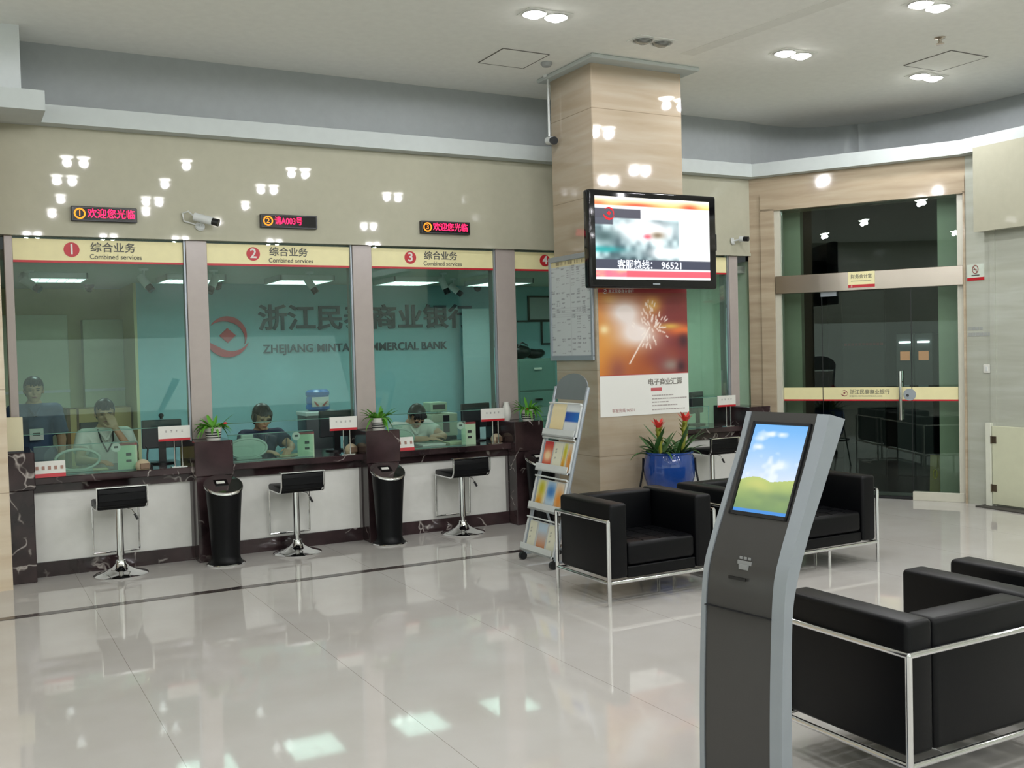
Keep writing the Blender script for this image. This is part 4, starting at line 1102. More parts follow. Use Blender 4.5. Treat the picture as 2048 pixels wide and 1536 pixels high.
def oval_shield(label, loc, rz=0.0, clear=False):
    t = thing('oval_shield', label, 'shield', loc, rz, 'oval shields on the worktops')
    n = 28; rx, rz_ = 0.165, 0.082
    prf = [(rx*math.cos(2*PI*k/n), 0.095+rz_*math.sin(2*PI*k/n)) for k in range(n)]
    bm = B(); prism(bm, prf, lambda a, b: (a, 0.045+0.2*(b-0.1), b), lambda a, b: (a, 0.053+0.2*(b-0.1), b)); obj('face', bm, M_glass2 if clear else mat('shield_green', c(150, 178, 160), 0.35), t)
    bm = B(); tube(bm, [(a, 0.048+0.2*(b-0.1), b) for a, b in prf], 0.011, 8, True); obj('rim', bm, mat('rim_green', c(166, 188, 174), 0.3), t, True)
    bm = B(); bx(bm, -0.11, 0.11, 0.0, 0.12, 0.0, 0.018, 0.004, 1); obj('foot', bm, mat('rim_green', c(166, 188, 174), 0.3), t)
    if not clear:
        bm = B(); bx(bm, -0.055, 0.055, 0.055, 0.085, 0.165, 0.215, 0.01); obj('top_box', bm, mat('shield_green', c(150, 178, 160), 0.35), t)
    return t
oval_shield('grey-green oval shield with a top box at the left of window 2', (2.19, 8.78, 0.78))
oval_shield('clear oval shield at the left of window 1 behind the tent card', (0.83, 8.78, 0.78), 0, True)
oval_shield('grey-green oval shield behind the pillar edge at window 3', (3.60, 8.78, 0.78), 0.2)

def glass_notice(label, loc, disc=True):
    t = thing('glass_notice', label, 'notice', loc, 0, 'green notices with a round white badge')
    bm = B(); bx(bm, -0.075, 0.075, 0, 0.004, 0.0, 0.20); obj('card', bm, mat('notice_green', c(176, 206, 172), 0.5), t)
    bm = B(); bx(bm, -0.075, 0.075, -0.001, 0.004, 0.195, 0.213); obj('red_header', bm, mat('notice_red', c(142, 60, 62), 0.5), t)
    bm = B(); cone(bm, (-0.085, -0.005, 0.185), (-0.085, -0.001, 0.185), 0.036, 0.036, 24); obj('round_badge', bm, M_paper, t)
    bm = B(); bx(bm, -0.10, -0.07, -0.007, -0.004, 0.178, 0.195); bx(bm, -0.01, 0.03, -0.002, 0, 0.11, 0.135); bx(bm, -0.01, 0.03, -0.002, 0, 0.06, 0.08); obj('marks', bm, M_inkb, t)
    return t
gn = glass_notice('green notice card with a round badge on the worktop of window 2', (2.665, 8.70, 0.78))
dup(gn, (4.25, 8.70, 0.78), 0, 'green notice card with a round badge on the worktop of window 3')
dup(gn, (1.19, 8.70, 0.78), 0, 'pale green notice card with a round badge at window 1')

def monitor(label, loc, rz, wd, hh_):
    t = thing('monitor', label, 'monitor', loc, rz, 'computer monitors on the teller desk')
    bm = B(); bx(bm, -wd/2, wd/2, -0.02, 0.02, 0.13, 0.13+hh_, 0.006, 1); obj('case', bm, M_dark, t)
    bm = B(); bx(bm, -wd/2+0.012, wd/2-0.012, 0.020, 0.022, 0.142, 0.118+hh_); obj('screen', bm, M_blackg, t)
    bm = B(); bx(bm, -0.03, 0.03, -0.03, 0.0, 0.01, 0.2); obj('neck', bm, M_black, t)
    bm = B(); lathe(bm, [(0.10, 0), (0.10, 0.012), (0.03, 0.02)]); obj('base', bm, M_black, t, True)
    return t
m1 = monitor('dark monitor seen from behind at the right side of window 1', (1.515, 9.02, 0.78), -0.15, 0.32, 0.24)
dup(m1, (3.06, 9.05, 0.78), 0.1, 'dark monitor behind the sign plate at window 2')
dup(m1, (4.50, 9.05, 0.78), 0.1, 'dark monitor behind the sign plate at window 3')
dup(m1, (7.26, 9.05, 0.78), 0.5, 'dark monitor right of the column')
bm = B(); ell(bm, (0, 0, 0.02), (0.022, 0.018, 0.02)); cone(bm, (0, 0, -0.01), (0, 0, 0.01), 0.012, 0.012, 10)
o = obj('webcam', bm, M_black, smooth=True, loc=(1.515, 9.02, 1.165)); tag(o, 'tiny black webcam on top of the monitor at window 1', 'webcam')
# papers and desk pieces
for lab, loc, sx, sy, h_, m_ in [('pale yellow papers in front of the woman writing at window 2', (2.60, 8.92, 0.781), 0.26, 0.18, 0.004, mat('paper_yellow', c(214, 222, 176), 0.7)),
                                 ('white papers under the arm of the man at window 3', (3.95, 8.92, 0.781), 0.24, 0.18, 0.014, M_paper),
                                 ('yellow-green papers right of the arm at window 3', (4.20, 8.90, 0.781), 0.18, 0.16, 0.018, mat('paper_yellow', c(214, 222, 176), 0.7)),
                                 ('small pad of pale paper before the seated man at window 1', (0.98, 8.90, 0.781), 0.16, 0.14, 0.005, mat('paper_yellow', c(214, 222, 176), 0.7))]:
    bm = B(); bx(bm, -sx/2, sx/2, -sy/2, sy/2, 0, h_)
    o = obj('papers', bm, m_, loc=loc); tag(o, lab, 'papers', 'papers on the teller desk')
for lab, loc in [('slim black microphone stand on the worktop of window 1', (1.345, 8.72, 0.78)), ('slim black microphone stand on the worktop of window 3', (4.33, 8.76, 0.78))]:
    t = thing('microphone', lab, 'microphone', loc, 0, 'desk microphones')
    bm = B(); lathe(bm, [(0.04, 0), (0.04, 0.02), (0.012, 0.03)]); obj('base', bm, M_black, t, True)
    bm = B(); tube(bm, [(0, 0, 0.02), (0, 0, 0.10), (0.01, 0.02, 0.15), (0, 0.05, 0.17)], 0.007, 8); obj('stem', bm, M_black, t, True)

# ------------------------------------------------------------------ glass door in the angled wall
dr = sroot('door_1', (P0.x, P0.y, 0), DRZ)
gy0, gy1 = 0.055, 0.067
for nm, u0, u1, z0, z1 in [('fanlight_pane', 0.335, 2.12, 2.40, 3.12), ('side_pane', 0.335, 0.757, 0.02, 2.205), ('door_leaf', 0.763, 1.664, 0.03, 2.200), ('side_pane', 1.670, 2.12, 0.085, 2.205)]:
    bm = B(); bx(bm, u0, u1, gy0, gy1, z0, z1); obj(nm, bm, M_doorglass, dr)
bm = B(); bx(bm, 0.285, 2.178, -0.035, 0.11, 2.205, 2.400, 0.004, 1); obj('steel_transom', bm, M_steel, dr)
M_jamb = mat('jamb_stone', c(206, 204, 188), 0.25)
bm = B(); bx(bm, 0.27, 0.335, 0.01, 0.14, 0, 3.12); bx(bm, 2.118, 2.18, 0.03, 0.14, 0, 3.12); obj('door_jamb', bm, M_jamb, dr)
bm = B(); bx(bm, 1.668, 2.165, 0.02, 0.10, 0.0, 0.09, 0.003, 1); obj('kick_rail', bm, M_jamb, dr)
bm = B(); bx(bm, 0.763, 1.664, 0.045, 0.077, 0.005, 0.032); obj('bottom_rail', bm, M_black, dr)
bm = B(); bx(bm, 0.755, 0.92, 0.03, 0.09, 2.155, 2.204); obj('door_closer', bm, M_alu, dr)
bm = B()
for u in (0.760, 1.667): bx(bm, u-0.0035, u+0.0035, gy0+0.001, gy1-0.001, 0.03, 2.2)
obj('pane_seam', bm, M_black, dr)
for u0, u1 in ((0.338, 0.756), (0.764, 1.663), (1.671, 2.112)):
    bm = B(); bx(bm, u0, u1, gy0-0.002, gy0-0.0005, 1.048, 1.176); obj('cream_strip', bm, M_cream, dr)
    bm = B(); bx(bm, u0, u1, gy0-0.002, gy0-0.0005, 1.031, 1.048); obj('red_line', bm, M_red, dr)
bm = B(); logo(bm, 0.985, 1.115, 0.034, gy0-0.0035, gy0-0.002); obj('emblem', bm, mat('emblem_brown', c(150, 84, 80), 0.5), dr)
M_ink2 = mat('sign_ink', c(130, 128, 108), 0.6)
text('bank_name', '浙江民泰商业银行', 0.052, M_ink2, dr, (1.245, gy0-0.003, 1.124), extrude=0.0006, bold=0.0008, xs=0.98)
text('bank_name_english', 'ZHEJIANG MINTAI COMMERCIAL BANK', 0.0205, M_ink2, dr, (1.205, gy0-0.003, 1.082), extrude=0.0006, xs=0.93)
bm = B()
for y_ in (0.0, 0.122):
    cone(bm, (1.562, y_, 0.835), (1.562, y_, 1.345), 0.0185, 0.0185, 18)
for z in (0.95, 1.23): cone(bm, (1.562, 0.0, z), (1.562, 0.122, z), 0.011, 0.011, 12)
obj('door_handle', bm, M_chrome, dr, True)
bm = B(); cone(bm, (1.645, gy0-0.006, 1.098), (1.645, gy0-0.003, 1.098), 0.062, 0.062, 28); lk = obj('lock_badge', bm, M_alu, dr)
bm = B(); cone(bm, (1.625, gy0-0.012, 1.09), (1.625, gy0-0.006, 1.09), 0.014, 0.014, 14); obj('keyhole', bm, M_dark, lk)
# unlit self-service room behind it, its darkness put into near-black walls and floor
M_void = mat('unlit_room_darkness', c(7, 9, 10), 0.6)
vs = sroot('wall_vestibule', (P0.x, P0.y, 0), DRZ)
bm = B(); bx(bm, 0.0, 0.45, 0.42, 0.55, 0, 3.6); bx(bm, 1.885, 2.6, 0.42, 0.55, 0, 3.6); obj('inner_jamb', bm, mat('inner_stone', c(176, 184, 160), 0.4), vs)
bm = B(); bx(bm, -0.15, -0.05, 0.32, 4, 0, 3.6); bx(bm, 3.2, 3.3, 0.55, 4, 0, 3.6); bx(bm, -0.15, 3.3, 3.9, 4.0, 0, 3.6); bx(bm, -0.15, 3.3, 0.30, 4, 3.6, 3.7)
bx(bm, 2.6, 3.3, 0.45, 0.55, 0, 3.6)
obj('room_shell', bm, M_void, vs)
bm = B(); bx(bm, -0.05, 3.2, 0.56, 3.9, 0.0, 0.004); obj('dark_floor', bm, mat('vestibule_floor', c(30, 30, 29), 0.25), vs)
M_tube = emit_mat('tube_glow', (0.9, 1, 1, 1), 6.0)
M_atmscr = emit_mat('cash_screen', (0.75, 0.34, 0.16, 1), 0.55)
for i, (u0, u1) in enumerate(((1.215, 1.385), (1.425, 1.60))):
    t = thing('cash_machine', 'dark cash machine with a lit tube and orange screen behind the glass door, ' + ('left' if i == 0 else 'right') + ' one', 'cash machine', dloc((u0+u1)/2, 2.0), DRZ, 'cash machines in the dark room')
    h = (u1-u0)/2
    bm = B(); bx(bm, -h-0.02, h+0.02, 0.0, 0.5, 0, 1.75, 0.01, 1); obj('cabinet', bm, M_dark, t)
    bm = B(); bx(bm, -h+0.02, h-0.02, -0.03, 0.0, 1.632, 1.652); obj('light_tube', bm, M_tube, t)
    bm = B(); bx(bm, -h+0.03, h-0.03, -0.006, 0.0, 1.42, 1.53); obj('screen', bm, M_atmscr, t)
    bm = B(); bx(bm, -h+0.03, h-0.03, -0.05, 0.0, 1.06, 1.12); obj('keypad', bm, M_alu, t)
t = thing('red_letter_strip', 'faint dark red lettering strip in the dark room behind the glass door', 'sign', dloc(0.81, 2.0), DRZ)
bm = B()
for k in range(11): bx(bm, -0.23+0.043*k, -0.195+0.043*k, -0.003, 0.0, 1.615, 1.645)
obj('lettering', bm, mat('dull_red', c(110, 26, 32), 0.6), t)
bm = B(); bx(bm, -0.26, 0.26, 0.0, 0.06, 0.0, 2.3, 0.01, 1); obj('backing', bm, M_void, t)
t = thing('yellow_sign_stand', 'dull yellow floor sign standing inside the glass door at right', 'floor sign', dloc(1.80, 0.75), DRZ)
bm = B(); prism(bm, [(-0.09, 0.0), (0.09, 0.0), (0.015, 0.40), (-0.015, 0.40)], lambda a, b: (-0.055, a, b), lambda a, b: (0.055, a, b)); obj('board', bm, mat('dull_yellow', c(150, 140, 78), 0.5), t)
bm = B(); tube(bm, [(0.02*math.cos(2*PI*k/14), -0.062, 0.20+0.05*math.sin(2*PI*k/14)) for k in range(14)], 0.006, 6, True); obj('mark', bm, mat('mark_yellow', c(200, 190, 60), 0.5), t)
# sign on the transom
t = thing('door_sign', 'cream and red room sign on the steel bar over the glass door', 'sign', dloc(1.195, -0.036), DRZ)
bm = B(); bx(bm, -0.135, 0.135, -0.006, 0.0, 2.262, 2.398); obj('plate', bm, M_cream, t)
bm = B(); bx(bm, -0.135, 0.135, -0.006, 0.0, 2.232, 2.262); obj('red_foot', bm, M_red, t)
bm = B(); logo(bm, -0.10, 2.247, 0.010, -0.008, -0.006); obj('emblem', bm, M_paper, t)
text('room_name', '财务会计室', 0.048, M_ink2, t, (0.0, -0.007, 2.345), extrude=0.0006, bold=0.0008, xs=0.9)
bm = B()
for k in range(16): bx(bm, -0.105+0.013*k, -0.096+0.013*k, -0.0072, -0.006, 2.296, 2.303)
obj('small_print', bm, M_ink2, t)

# ------------------------------------------------------------------ right wall fittings (facing -X)
def rloc(y, z=0): return (XR, y, z)
t = thing('no_smoking_sign', 'white no-smoking sign with a red foot on the pale wall right of the door', 'sign', rloc(6.74, 2.315), -PI/2)
bm = B(); bx(bm, -0.095, 0.095, -0.006, 0.0, -0.045, 0.085); obj('plate', bm, mat('sign_pale', c(214, 224, 210), 0.4), t)
bm = B(); bx(bm, -0.095, 0.095, -0.006, 0.0, -0.075, -0.045); obj('red_foot', bm, M_red, t)
bm = B(); tube(bm, [(0.032*math.cos(2*PI*k/22), -0.008, 0.035+0.040*math.sin(2*PI*k/22)) for k in range(22)], 0.004, 6, True)
tube(bm, [(-0.022, -0.008, 0.062), (0.022, -0.008, 0.008)], 0.004, 6); obj('prohibition_ring', bm, mat('ring_brown', c(150, 90, 80), 0.5), t, True)
bm = B(); bx(bm, -0.02, 0.016, -0.009, -0.007, 0.03, 0.038); bx(bm, -0.045, 0.045, -0.007, -0.006, -0.030, -0.018); obj('cigarette_mark', bm, M_ink, t)
t = thing('wall_lettering_plate', 'two faint grey lines of small lettering on the pale wall at right', 'lettering', rloc(6.70, 1.73), -PI/2)
bm = B()
for k in range(4): bx(bm, -0.13+0.042*k, -0.095+0.042*k, -0.003, 0, 0.018, 0.048)
for k in range(6): bx(bm, -0.13+0.044*k, -0.093+0.044*k, -0.003, 0, -0.045, -0.010)
obj('lettering', bm, mat('faint_grey', c(166, 170, 166), 0.5), t)
t = thing('light_switch', 'small white light switch on the pale wall right of the door', 'light switch', rloc(6.625, 1.36), -PI/2)
bm = B(); bx(bm, -0.038, 0.038, -0.010, 0, -0.042, 0.042, 0.004, 1); obj('plate', bm, M_paper, t)
bm = B(); bx(bm, -0.016, 0.016, -0.014, -0.009, -0.022, 0.022, 0.002, 1); obj('rocker', bm, M_camw, t)
d2 = sroot('door_2', (XR, 6.60, 0), -PI/2)            # low cream gate in the right wall; local x runs towards the camera
bm = B(); bx(bm, 0.045, 1.30, -0.035, 0.0, 0.03, 0.80, 0.004, 1); obj('door_leaf', bm, mat('gate_cream', c(214, 216, 188), 0.35), d2)
bm = B(); bx(bm, -0.02, 0.04, -0.045, 0.0, 0.0, 0.83, 0.003, 1); obj('door_jamb', bm, mat('gate_jamb', c(226, 228, 212), 0.4), d2)
for z in (0.19, 0.665):
    bm = B(); bx(bm, 0.035, 0.095, -0.042, -0.034, z-0.035, z+0.035, 0.002, 1); cone(bm, (0.043, -0.045, z-0.038), (0.043, -0.045, z+0.038), 0.007, 0.007, 10); obj('door_hinge', bm, mat('hinge_bronze', c(112, 100, 84), 0.3, 0.8), d2)
bm = B(); prism(bm, [(8.80, 6.66), (8.945, 6.66), (8.945, 5.0), (8.78, 5.0), (8.76, 6.0)], lambda a, b: (a, b, 0.0), lambda a, b: (a, b, 0.012))
o = obj('door_mat', bm, mat('mat_dark', c(74, 72, 66), 0.9)); tag(o, 'narrow dark mat on the floor along the low cream gate', 'mat')

# ------------------------------------------------------------------ things deeper in the teller room
t = thing('wooden_cabinet', 'tan wooden cabinet with open compartments behind the seated man at window 1', 'cabinet', (1.29, 11.60, 0))
M_wood = mat('tan_wood', c(186, 160, 104), 0.5); M_woodd = mat('dark_wood', c(104, 76, 48), 0.5)
bm = B(); bx(bm, -0.27, 0.35, 0.0, 0.45, 0, 1.16); obj('carcass', bm, M_wood, t)
bm = B(); bx(bm, -0.29, -0.255, -0.01, 0.45, 0, 1.17); bx(bm, -0.19, -0.17, -0.01, 0.45, 0, 1.16); obj('side_board', bm, M_woodd, t)
bm = B(); bx(bm, -0.15, 0.30, -0.012, 0.0, 0.74, 0.80); bx(bm, -0.15, 0.30, -0.012, 0, 0.42, 0.48); obj('drawer_line', bm, M_woodd, t)
bm = B(); bx(bm, -0.17, 0.12, -0.03, 0.0, 0.87, 1.02, 0.008, 1); obj('dark_compartment', bm, M_dark, t)
for lab, x0, x1, z1 in [('pale cupboard door panel in the recess behind window 1, left one', 0.12, 1.09, 2.175), ('pale cupboard door panel in the recess behind window 1, right one', 1.24, 1.66, 2.12)]:
    t = thing('cupboard', lab, 'cupboard', ((x0+x1)/2, 12.10, 0), group='pale cupboards in the recess')
    h = (x1-x0)/2
    bm = B(); bx(bm, -h, h, 0.0, 0.19, 0, z1, 0.005, 1); obj('door', bm, mat('cupboard_pale', c(200, 208, 178), 0.35), t)
    bm = B(); bx(bm, -h, h, -0.004, 0.0, 1.33, 1.36); obj('rail', bm, M_camw, t)
t = thing('water_dispenser', 'black water dispenser with a blue bottle behind the desk at window 2', 'water dispenser', (3.36, 10.35, 0))
bm = B(); bx(bm, -0.18, 0.18, 0, 0.32, 0, 1.05, 0.02, 2); obj('cabinet', bm, M_dark, t, True)
bm = B(); bx(bm, -0.185, 0.185, -0.004, 0.324, 1.03, 1.075, 0.008, 1); obj('top_plate', bm, M_camw, t)
bm = B(); cone(bm, (0.02, -0.03, 0.93), (0.02, 0.0, 0.93), 0.035, 0.045, 14); obj('tap', bm, mat('tap_green', c(110, 170, 150), 0.4), t, True)
bm = B(); lathe(bm, [(0.09, 0), (0.125, 0.02), (0.125, 0.06), (0.115, 0.075), (0.12, 0.09), (0.12, 0.14), (0.112, 0.155), (0.125, 0.17), (0.125, 0.20), (0.10, 0.225), (0, 0.23)], (0, 0.15, 1.075)); bt = obj('bottle', bm, mat('bottle_blue', c(64, 112, 178), 0.2), t, True)
bm = B(); bx(bm, -0.10, 0.08, 0.018, 0.03, 1.125, 1.225)
lb = obj('bottle_label', bm, M_paper, bt)
bm = B(); prism(bm, [(-0.085, 1.18), (-0.07, 1.185), (-0.02, 1.13), (-0.05, 1.13)], lambda a, b: (a, 0.016, b), lambda a, b: (a, 0.018, b)); prism(bm, [(0.055, 1.185), (0.07, 1.18), (0.03, 1.13), (0.0, 1.13)], lambda a, b: (a, 0.016, b), lambda a, b: (a, 0.018, b)); obj('label_wings', bm, mat('wing_red', c(190, 104, 96), 0.6), lb)
t = thing('banknote_counter', 'cream and green note counting machine beside the man at window 3', 'counting machine', (4.47, 9.75, 0))
bm = B(); bx(bm, -0.16, 0.16, 0, 0.35, 0, 0.78, 0.01, 1); obj('stand', bm, M_dark, t)
M_mach = mat('machine_green', c(196, 216, 186), 0.4)
bm = B(); bx(bm, -0.13, 0.17, 0, 0.3, 0.78, 1.02, 0.012, 2); obj('body', bm, M_mach, t)
bm = B(); bx(bm, -0.13, 0.06, 0.02, 0.22, 1.04, 1.14, 0.01, 2); bx(bm, -0.02, 0.02, 0.08, 0.14, 1.01, 1.05); obj('display_head', bm, M_mach, t)
bm = B(); bx(bm, -0.105, 0.035, 0.014, 0.02, 1.065, 1.115); obj('display', bm, M_dark, t)
bm = B(); bx(bm, 0.0, 0.07, -0.006, 0.0, 0.82, 1.0); obj('slot', bm, M_dark, t)
t = thing('filing_cabinet', 'grey-green steel filing cabinet behind window 4', 'filing cabinet', (6.16, 10.75, 0))
bm = B(); bx(bm, -0.24, 0.30, 0, 0.5, 0, 1.56, 0.006, 1); obj('case', bm, mat('cabinet_green', c(128, 160, 150), 0.4), t)
for k in range(4):
    z = 0.05+k*0.375
    bm = B(); bx(bm, -0.21, 0.27, -0.014, 0.0, z, z+0.355, 0.004, 1); d_ = obj('drawer', bm, mat('drawer_green', c(116, 150, 142), 0.4), t)
    bm = B(); bx(bm, -0.02, 0.09, -0.03, -0.014, z+0.25, z+0.275); obj('handle', bm, M_chrome, d_)
t = thing('black_bag', 'lumpy black bags lying on top of the filing cabinet behind window 4', 'bag', (6.16, 10.95, 1.56))
bm = B(); ell(bm, (-0.09, 0, 0.085), (0.15, 0.13, 0.09)); ell(bm, (0.13, 0.02, 0.06), (0.15, 0.12, 0.062)); ell(bm, (-0.14, 0, 0.12), (0.07, 0.08, 0.06))
for v in bm.verts: v.co.z = max(0.0, v.co.z); v.co += Vector((0.01*math.sin(v.co.y*40), 0, 0.008*math.sin(v.co.x*33)*(v.co.z > 0.02)))
obj('bag_body', bm, M_black, t, True)
bm = B(); tube(bm, [(-0.15, -0.08, 0.15), (-0.10, -0.09, 0.20), (-0.02, -0.09, 0.16)], 0.008, 6); obj('strap', bm, M_dark, t, True)
t = thing('white_board', 'pale board with a thin black frame on the wall behind window 4', 'board', (6.66, 11.298, 2.19))
bm = B(); bx(bm, -0.25, 0.25, -0.01, 0.0, -0.145, 0.145); obj('panel', bm, mat('board_grey', c(176, 182, 184), 0.4), t)
bm = B()
for q in ((-0.265, 0.265, 0.14, 0.162), (-0.265, 0.265, -0.162, -0.14), (-0.265, -0.243, -0.15, 0.15), (0.243, 0.265, -0.15, 0.15)): bx(bm, q[0], q[1], -0.02, 0, q[2], q[3])
obj('frame', bm, M_black, t)
t = thing('wall_conduit', 'thin black conduit running along and down the wall under the pale board', 'conduit', (6.55, 11.297, 2.03))
bm = B(); bx(bm, -0.31, 0.3, -0.02, 0, -0.01, 0.01); bx(bm, 0.03, 0.05, -0.02, 0, -0.29, 0.0); bx(bm, 0.03, 0.2, -0.02, 0, -0.30, -0.28); obj('pipe', bm, M_inkb, t)
bm = B(); bx(bm, -0.22, 0.24, 0.0, 0.012, 0.0, 2.18); o = obj('frosted_screen', bm, M_frost, loc=(5.60, 11.1, 0)); tag(o, 'pale frosted glass screen standing before the end of the wall lettering', 'screen')

# ------------------------------------------------------------------ people
def fuse(name, bm, m, parent, voxel=0.008, it=3):
    me = bpy.data.meshes.new(name+'_src'); bm.to_mesh(me); bm.free()
    t_ = bpy.data.objects.new(name+'_src', me); COL.objects.link(t_)
    r_ = t_.modifiers.new('r', 'REMESH'); r_.mode = 'VOXEL'; r_.voxel_size = voxel; r_.use_smooth_shade = True
    if it:
        s_ = t_.modifiers.new('s', 'SMOOTH'); s_.factor = 0.5; s_.iterations = it
    dg = bpy.context.evaluated_depsgraph_get()
    me2 = bpy.data.meshes.new_from_object(t_.evaluated_get(dg)); me2.name = name
    bpy.data.objects.remove(t_); bpy.data.meshes.remove(me)
    me2.materials.clear(); me2.materials.append(m)
    for p in me2.polygons: p.use_smooth = True
    o = bpy.data.objects.new(name, me2); COL.objects.link(o); o.parent = parent
    return o
def cap(bm, p0, p1, r0, r1=None, sq=None):
    r1 = r0 if r1 is None else r1
    cone(bm, p0, p1, r0, r1, 16)
    for p, r in ((p0, r0), (p1, r1)): bmesh.ops.create_uvsphere(bm, u_segments=16, v_segments=10, radius=r, matrix=Matrix.Translation(Vector(p)))
def hand(bm, wrist, fwd, palm, sgn, curl):
    """wrist point, direction of the fingers, palm-facing normal, sgn=+1 thumb on the side fwd x palm"""
    W = Vector(wrist); f = Vector(fwd).normalized(); n = Vector(palm); n = (n-f*n.dot(f)).normalized(); s = f.cross(n)*sgn
    for k in range(4):
        o_ = (1.5-k)*0.019
        kn = W + f*(0.082-0.004*abs(k-1)) + s*o_
        cap(bm, W+f*0.012+s*o_*0.6, kn, 0.0135, 0.0115)
        L_ = (0.070, 0.078, 0.073, 0.057)[k]; d_ = f; p = kn
        for j, fr in enumerate((0.45, 0.32, 0.23)):
            a = curl*(0.5 if j == 0 else 0.75)
            d_ = (d_*math.cos(a)+n*math.sin(a)).normalized(); n2 = n
            q = p+d_*L_*fr; cap(bm, p, q, 0.0092-0.0008*j, 0.0086-0.0008*j); p = q
    tb = W+f*0.025+s*0.030; t1 = tb+(f*0.6+s*0.75+n*0.25).normalized()*0.038; t2 = t1+(f*0.9+s*0.25+n*0.35).normalized()*0.030
    cap(bm, W+f*0.015+s*0.012, tb, 0.014, 0.012); cap(bm, tb, t1, 0.0115, 0.010); cap(bm, t1, t2, 0.0098, 0.0085)
M_skin = mat('skin', c(196, 160, 128), 0.5); M_hair = mat('black_hair', c(22, 22, 26), 0.35)
M_shw = mat('white_shirt', c(212, 224, 210), 0.7); M_shn = mat('navy_blouse', c(40, 48, 74), 0.7); M_shb = mat('navy_shirt', c(70, 86, 116), 0.7); M_tr = mat('dark_trousers', c(40, 42, 50), 0.8)
def person(label, loc, J, shirt, female=False, seated=True, mtr=None, hands=None, sleeves=0.55):
    t = thing('person', label, 'person', loc, J.get('rz', 0), None)
    Hc = Vector(J['head']); N = Vector(J['neck']); P = Vector(J['hip']); Ch = Vector(J['chest'])
    RH = Matrix.Rotation(J.get('turn', 0), 4, 'Z') @ Matrix.Rotation(J.get('nod', 0), 4, 'X')
    hp = lambda x, y, z: Hc + (RH @ Vector((x, y, z)))
    bm = B()
    R3 = RH.to_3x3()
    ell(bm, hp(0, 0.012, 0.025), (0.074, 0.090, 0.085), R3, 20); ell(bm, hp(0, -0.012, -0.035), (0.062, 0.072, 0.075), R3, 20)
    ell(bm, hp(0, -0.052, -0.085), (0.030, 0.026, 0.024), R3); ell(bm, hp(0, -0.088, -0.018), (0.012, 0.018, 0.016), R3); ell(bm, hp(0, -0.080, 0.006), (0.009, 0.013, 0.024), R3)
    for sx in (-1, 1):
        ell(bm, hp(sx*0.076, 0.012, -0.008), (0.010, 0.020, 0.032), R3); ell(bm, hp(sx*0.035, -0.062, -0.022), (0.022, 0.018, 0.02), R3)
        ell(bm, hp(sx*0.030, -0.070, 0.024), (0.024, 0.014, 0.010), R3)
    ell(bm, hp(0, -0.076, -0.052), (0.024, 0.014, 0.010), R3)
    cap(bm, hp(0, 0.015, -0.06), N, 0.050, 0.056)
    sw = J.get('sw', 0.175)
    cap(bm, N, Ch, 0.075, 0.125); cap(bm, Ch, P, 0.125, 0.135)
    SH = J['sh']
    for k in (0, 1):
        s_, e_, w_ = Vector(SH[k]), Vector(J['el'][k]), Vector(J['wr'][k])
        cap(bm, N-Vector((0, 0, 0.03)), s_, 0.055, 0.055); cap(bm, Ch, s_, 0.10, 0.055)
        cap(bm, s_, e_, 0.050, 0.038); cap(bm, e_, w_, 0.038, 0.026)
        hf, hn, sg_, cu_ = J['hand'][k]; hand(bm, w_, hf, hn, sg_, cu_)
        hx = (-0.09, 0.09)[k]
        h_ = P+Vector((hx, 0, -0.02)); kn_ = Vector(J['kn'][k]); an_ = Vector(J['an'][k])
        cap(bm, h_, kn_, 0.085, 0.058); cap(bm, kn_, an_, 0.055, 0.038); cap(bm, an_, an_+Vector((0, -0.16, -0.03)), 0.036, 0.028)
    body = fuse('body', bm, M_skin, t, 0.0065, 3)
    bm = B()
    g = 0.016
    cap(bm, N-Vector((0, 0, 0.035)), Ch, 0.078+g, 0.125+g); cap(bm, Ch, P+Vector((0, 0, 0.02)), 0.125+g, 0.128+g)
    for k in (0, 1):
        s_, e_ = Vector(SH[k]), Vector(J['el'][k])
        cap(bm, N-Vector((0, 0, 0.045)), s_, 0.055+g, 0.056+g); cap(bm, Ch, s_, 0.10+g, 0.055+g)
        c_ = s_.lerp(e_, sleeves); cone(bm, s_, c_, 0.052+g, 0.050+g*1.3, 18)
    sh = fuse('shirt', bm, shirt, t, 0.009, 4)
    bm = B()
    fwd_ = Vector((0, -1, 0))
    for sx in (-1, 1):
        a = N+Vector((sx*0.066, 0.01, 0.012)); b = N+Vector((sx*0.038, -0.080, -0.02)); c_ = N+Vector((0.0, -0.118, -0.085))
        tube(bm, [N+Vector((0, 0.066, 0.02)), a, b, c_], 0.013, 8)
    obj('collar', bm, shirt, sh, True)
    bm = B()
    for k in (0, 1):
        h_ = P+Vector(((-0.09, 0.09)[k], 0, -0.02)); kn_ = Vector(J['kn'][k]); an_ = Vector(J['an'][k])
        cap(bm, h_, kn_, 0.105, 0.074); cap(bm, kn_, an_, 0.070, 0.056)
    cap(bm, P+Vector((-0.05, 0, 0.03)), P+Vector((0.05, 0, 0.03)), 0.135, 0.135)
    fuse('trousers', bm, mtr or M_tr, t, 0.012, 3)
    for k in (0, 1):
        an_ = Vector(J['an'][k]); bm = B(); ell(bm, an_+Vector((0, -0.08, -0.035)), (0.048, 0.135, 0.042))
        for v in bm.verts: v.co.z = max(v.co.z, 0.0)
        obj('shoe', bm, M_black, t, True)
    # hair cap: the skull shell minus the face window
    bm = B()
    ell(bm, (0, 0.016, 0.030), (0.084, 0.101, 0.094), None, 28)
    ell(bm, (0, 0.055, -0.02), (0.074, 0.060, 0.075), None, 24)
    if female: ell(bm, (0, 0.10, -0.03), (0.045, 0.040, 0.045), None, 18)
    kill = []
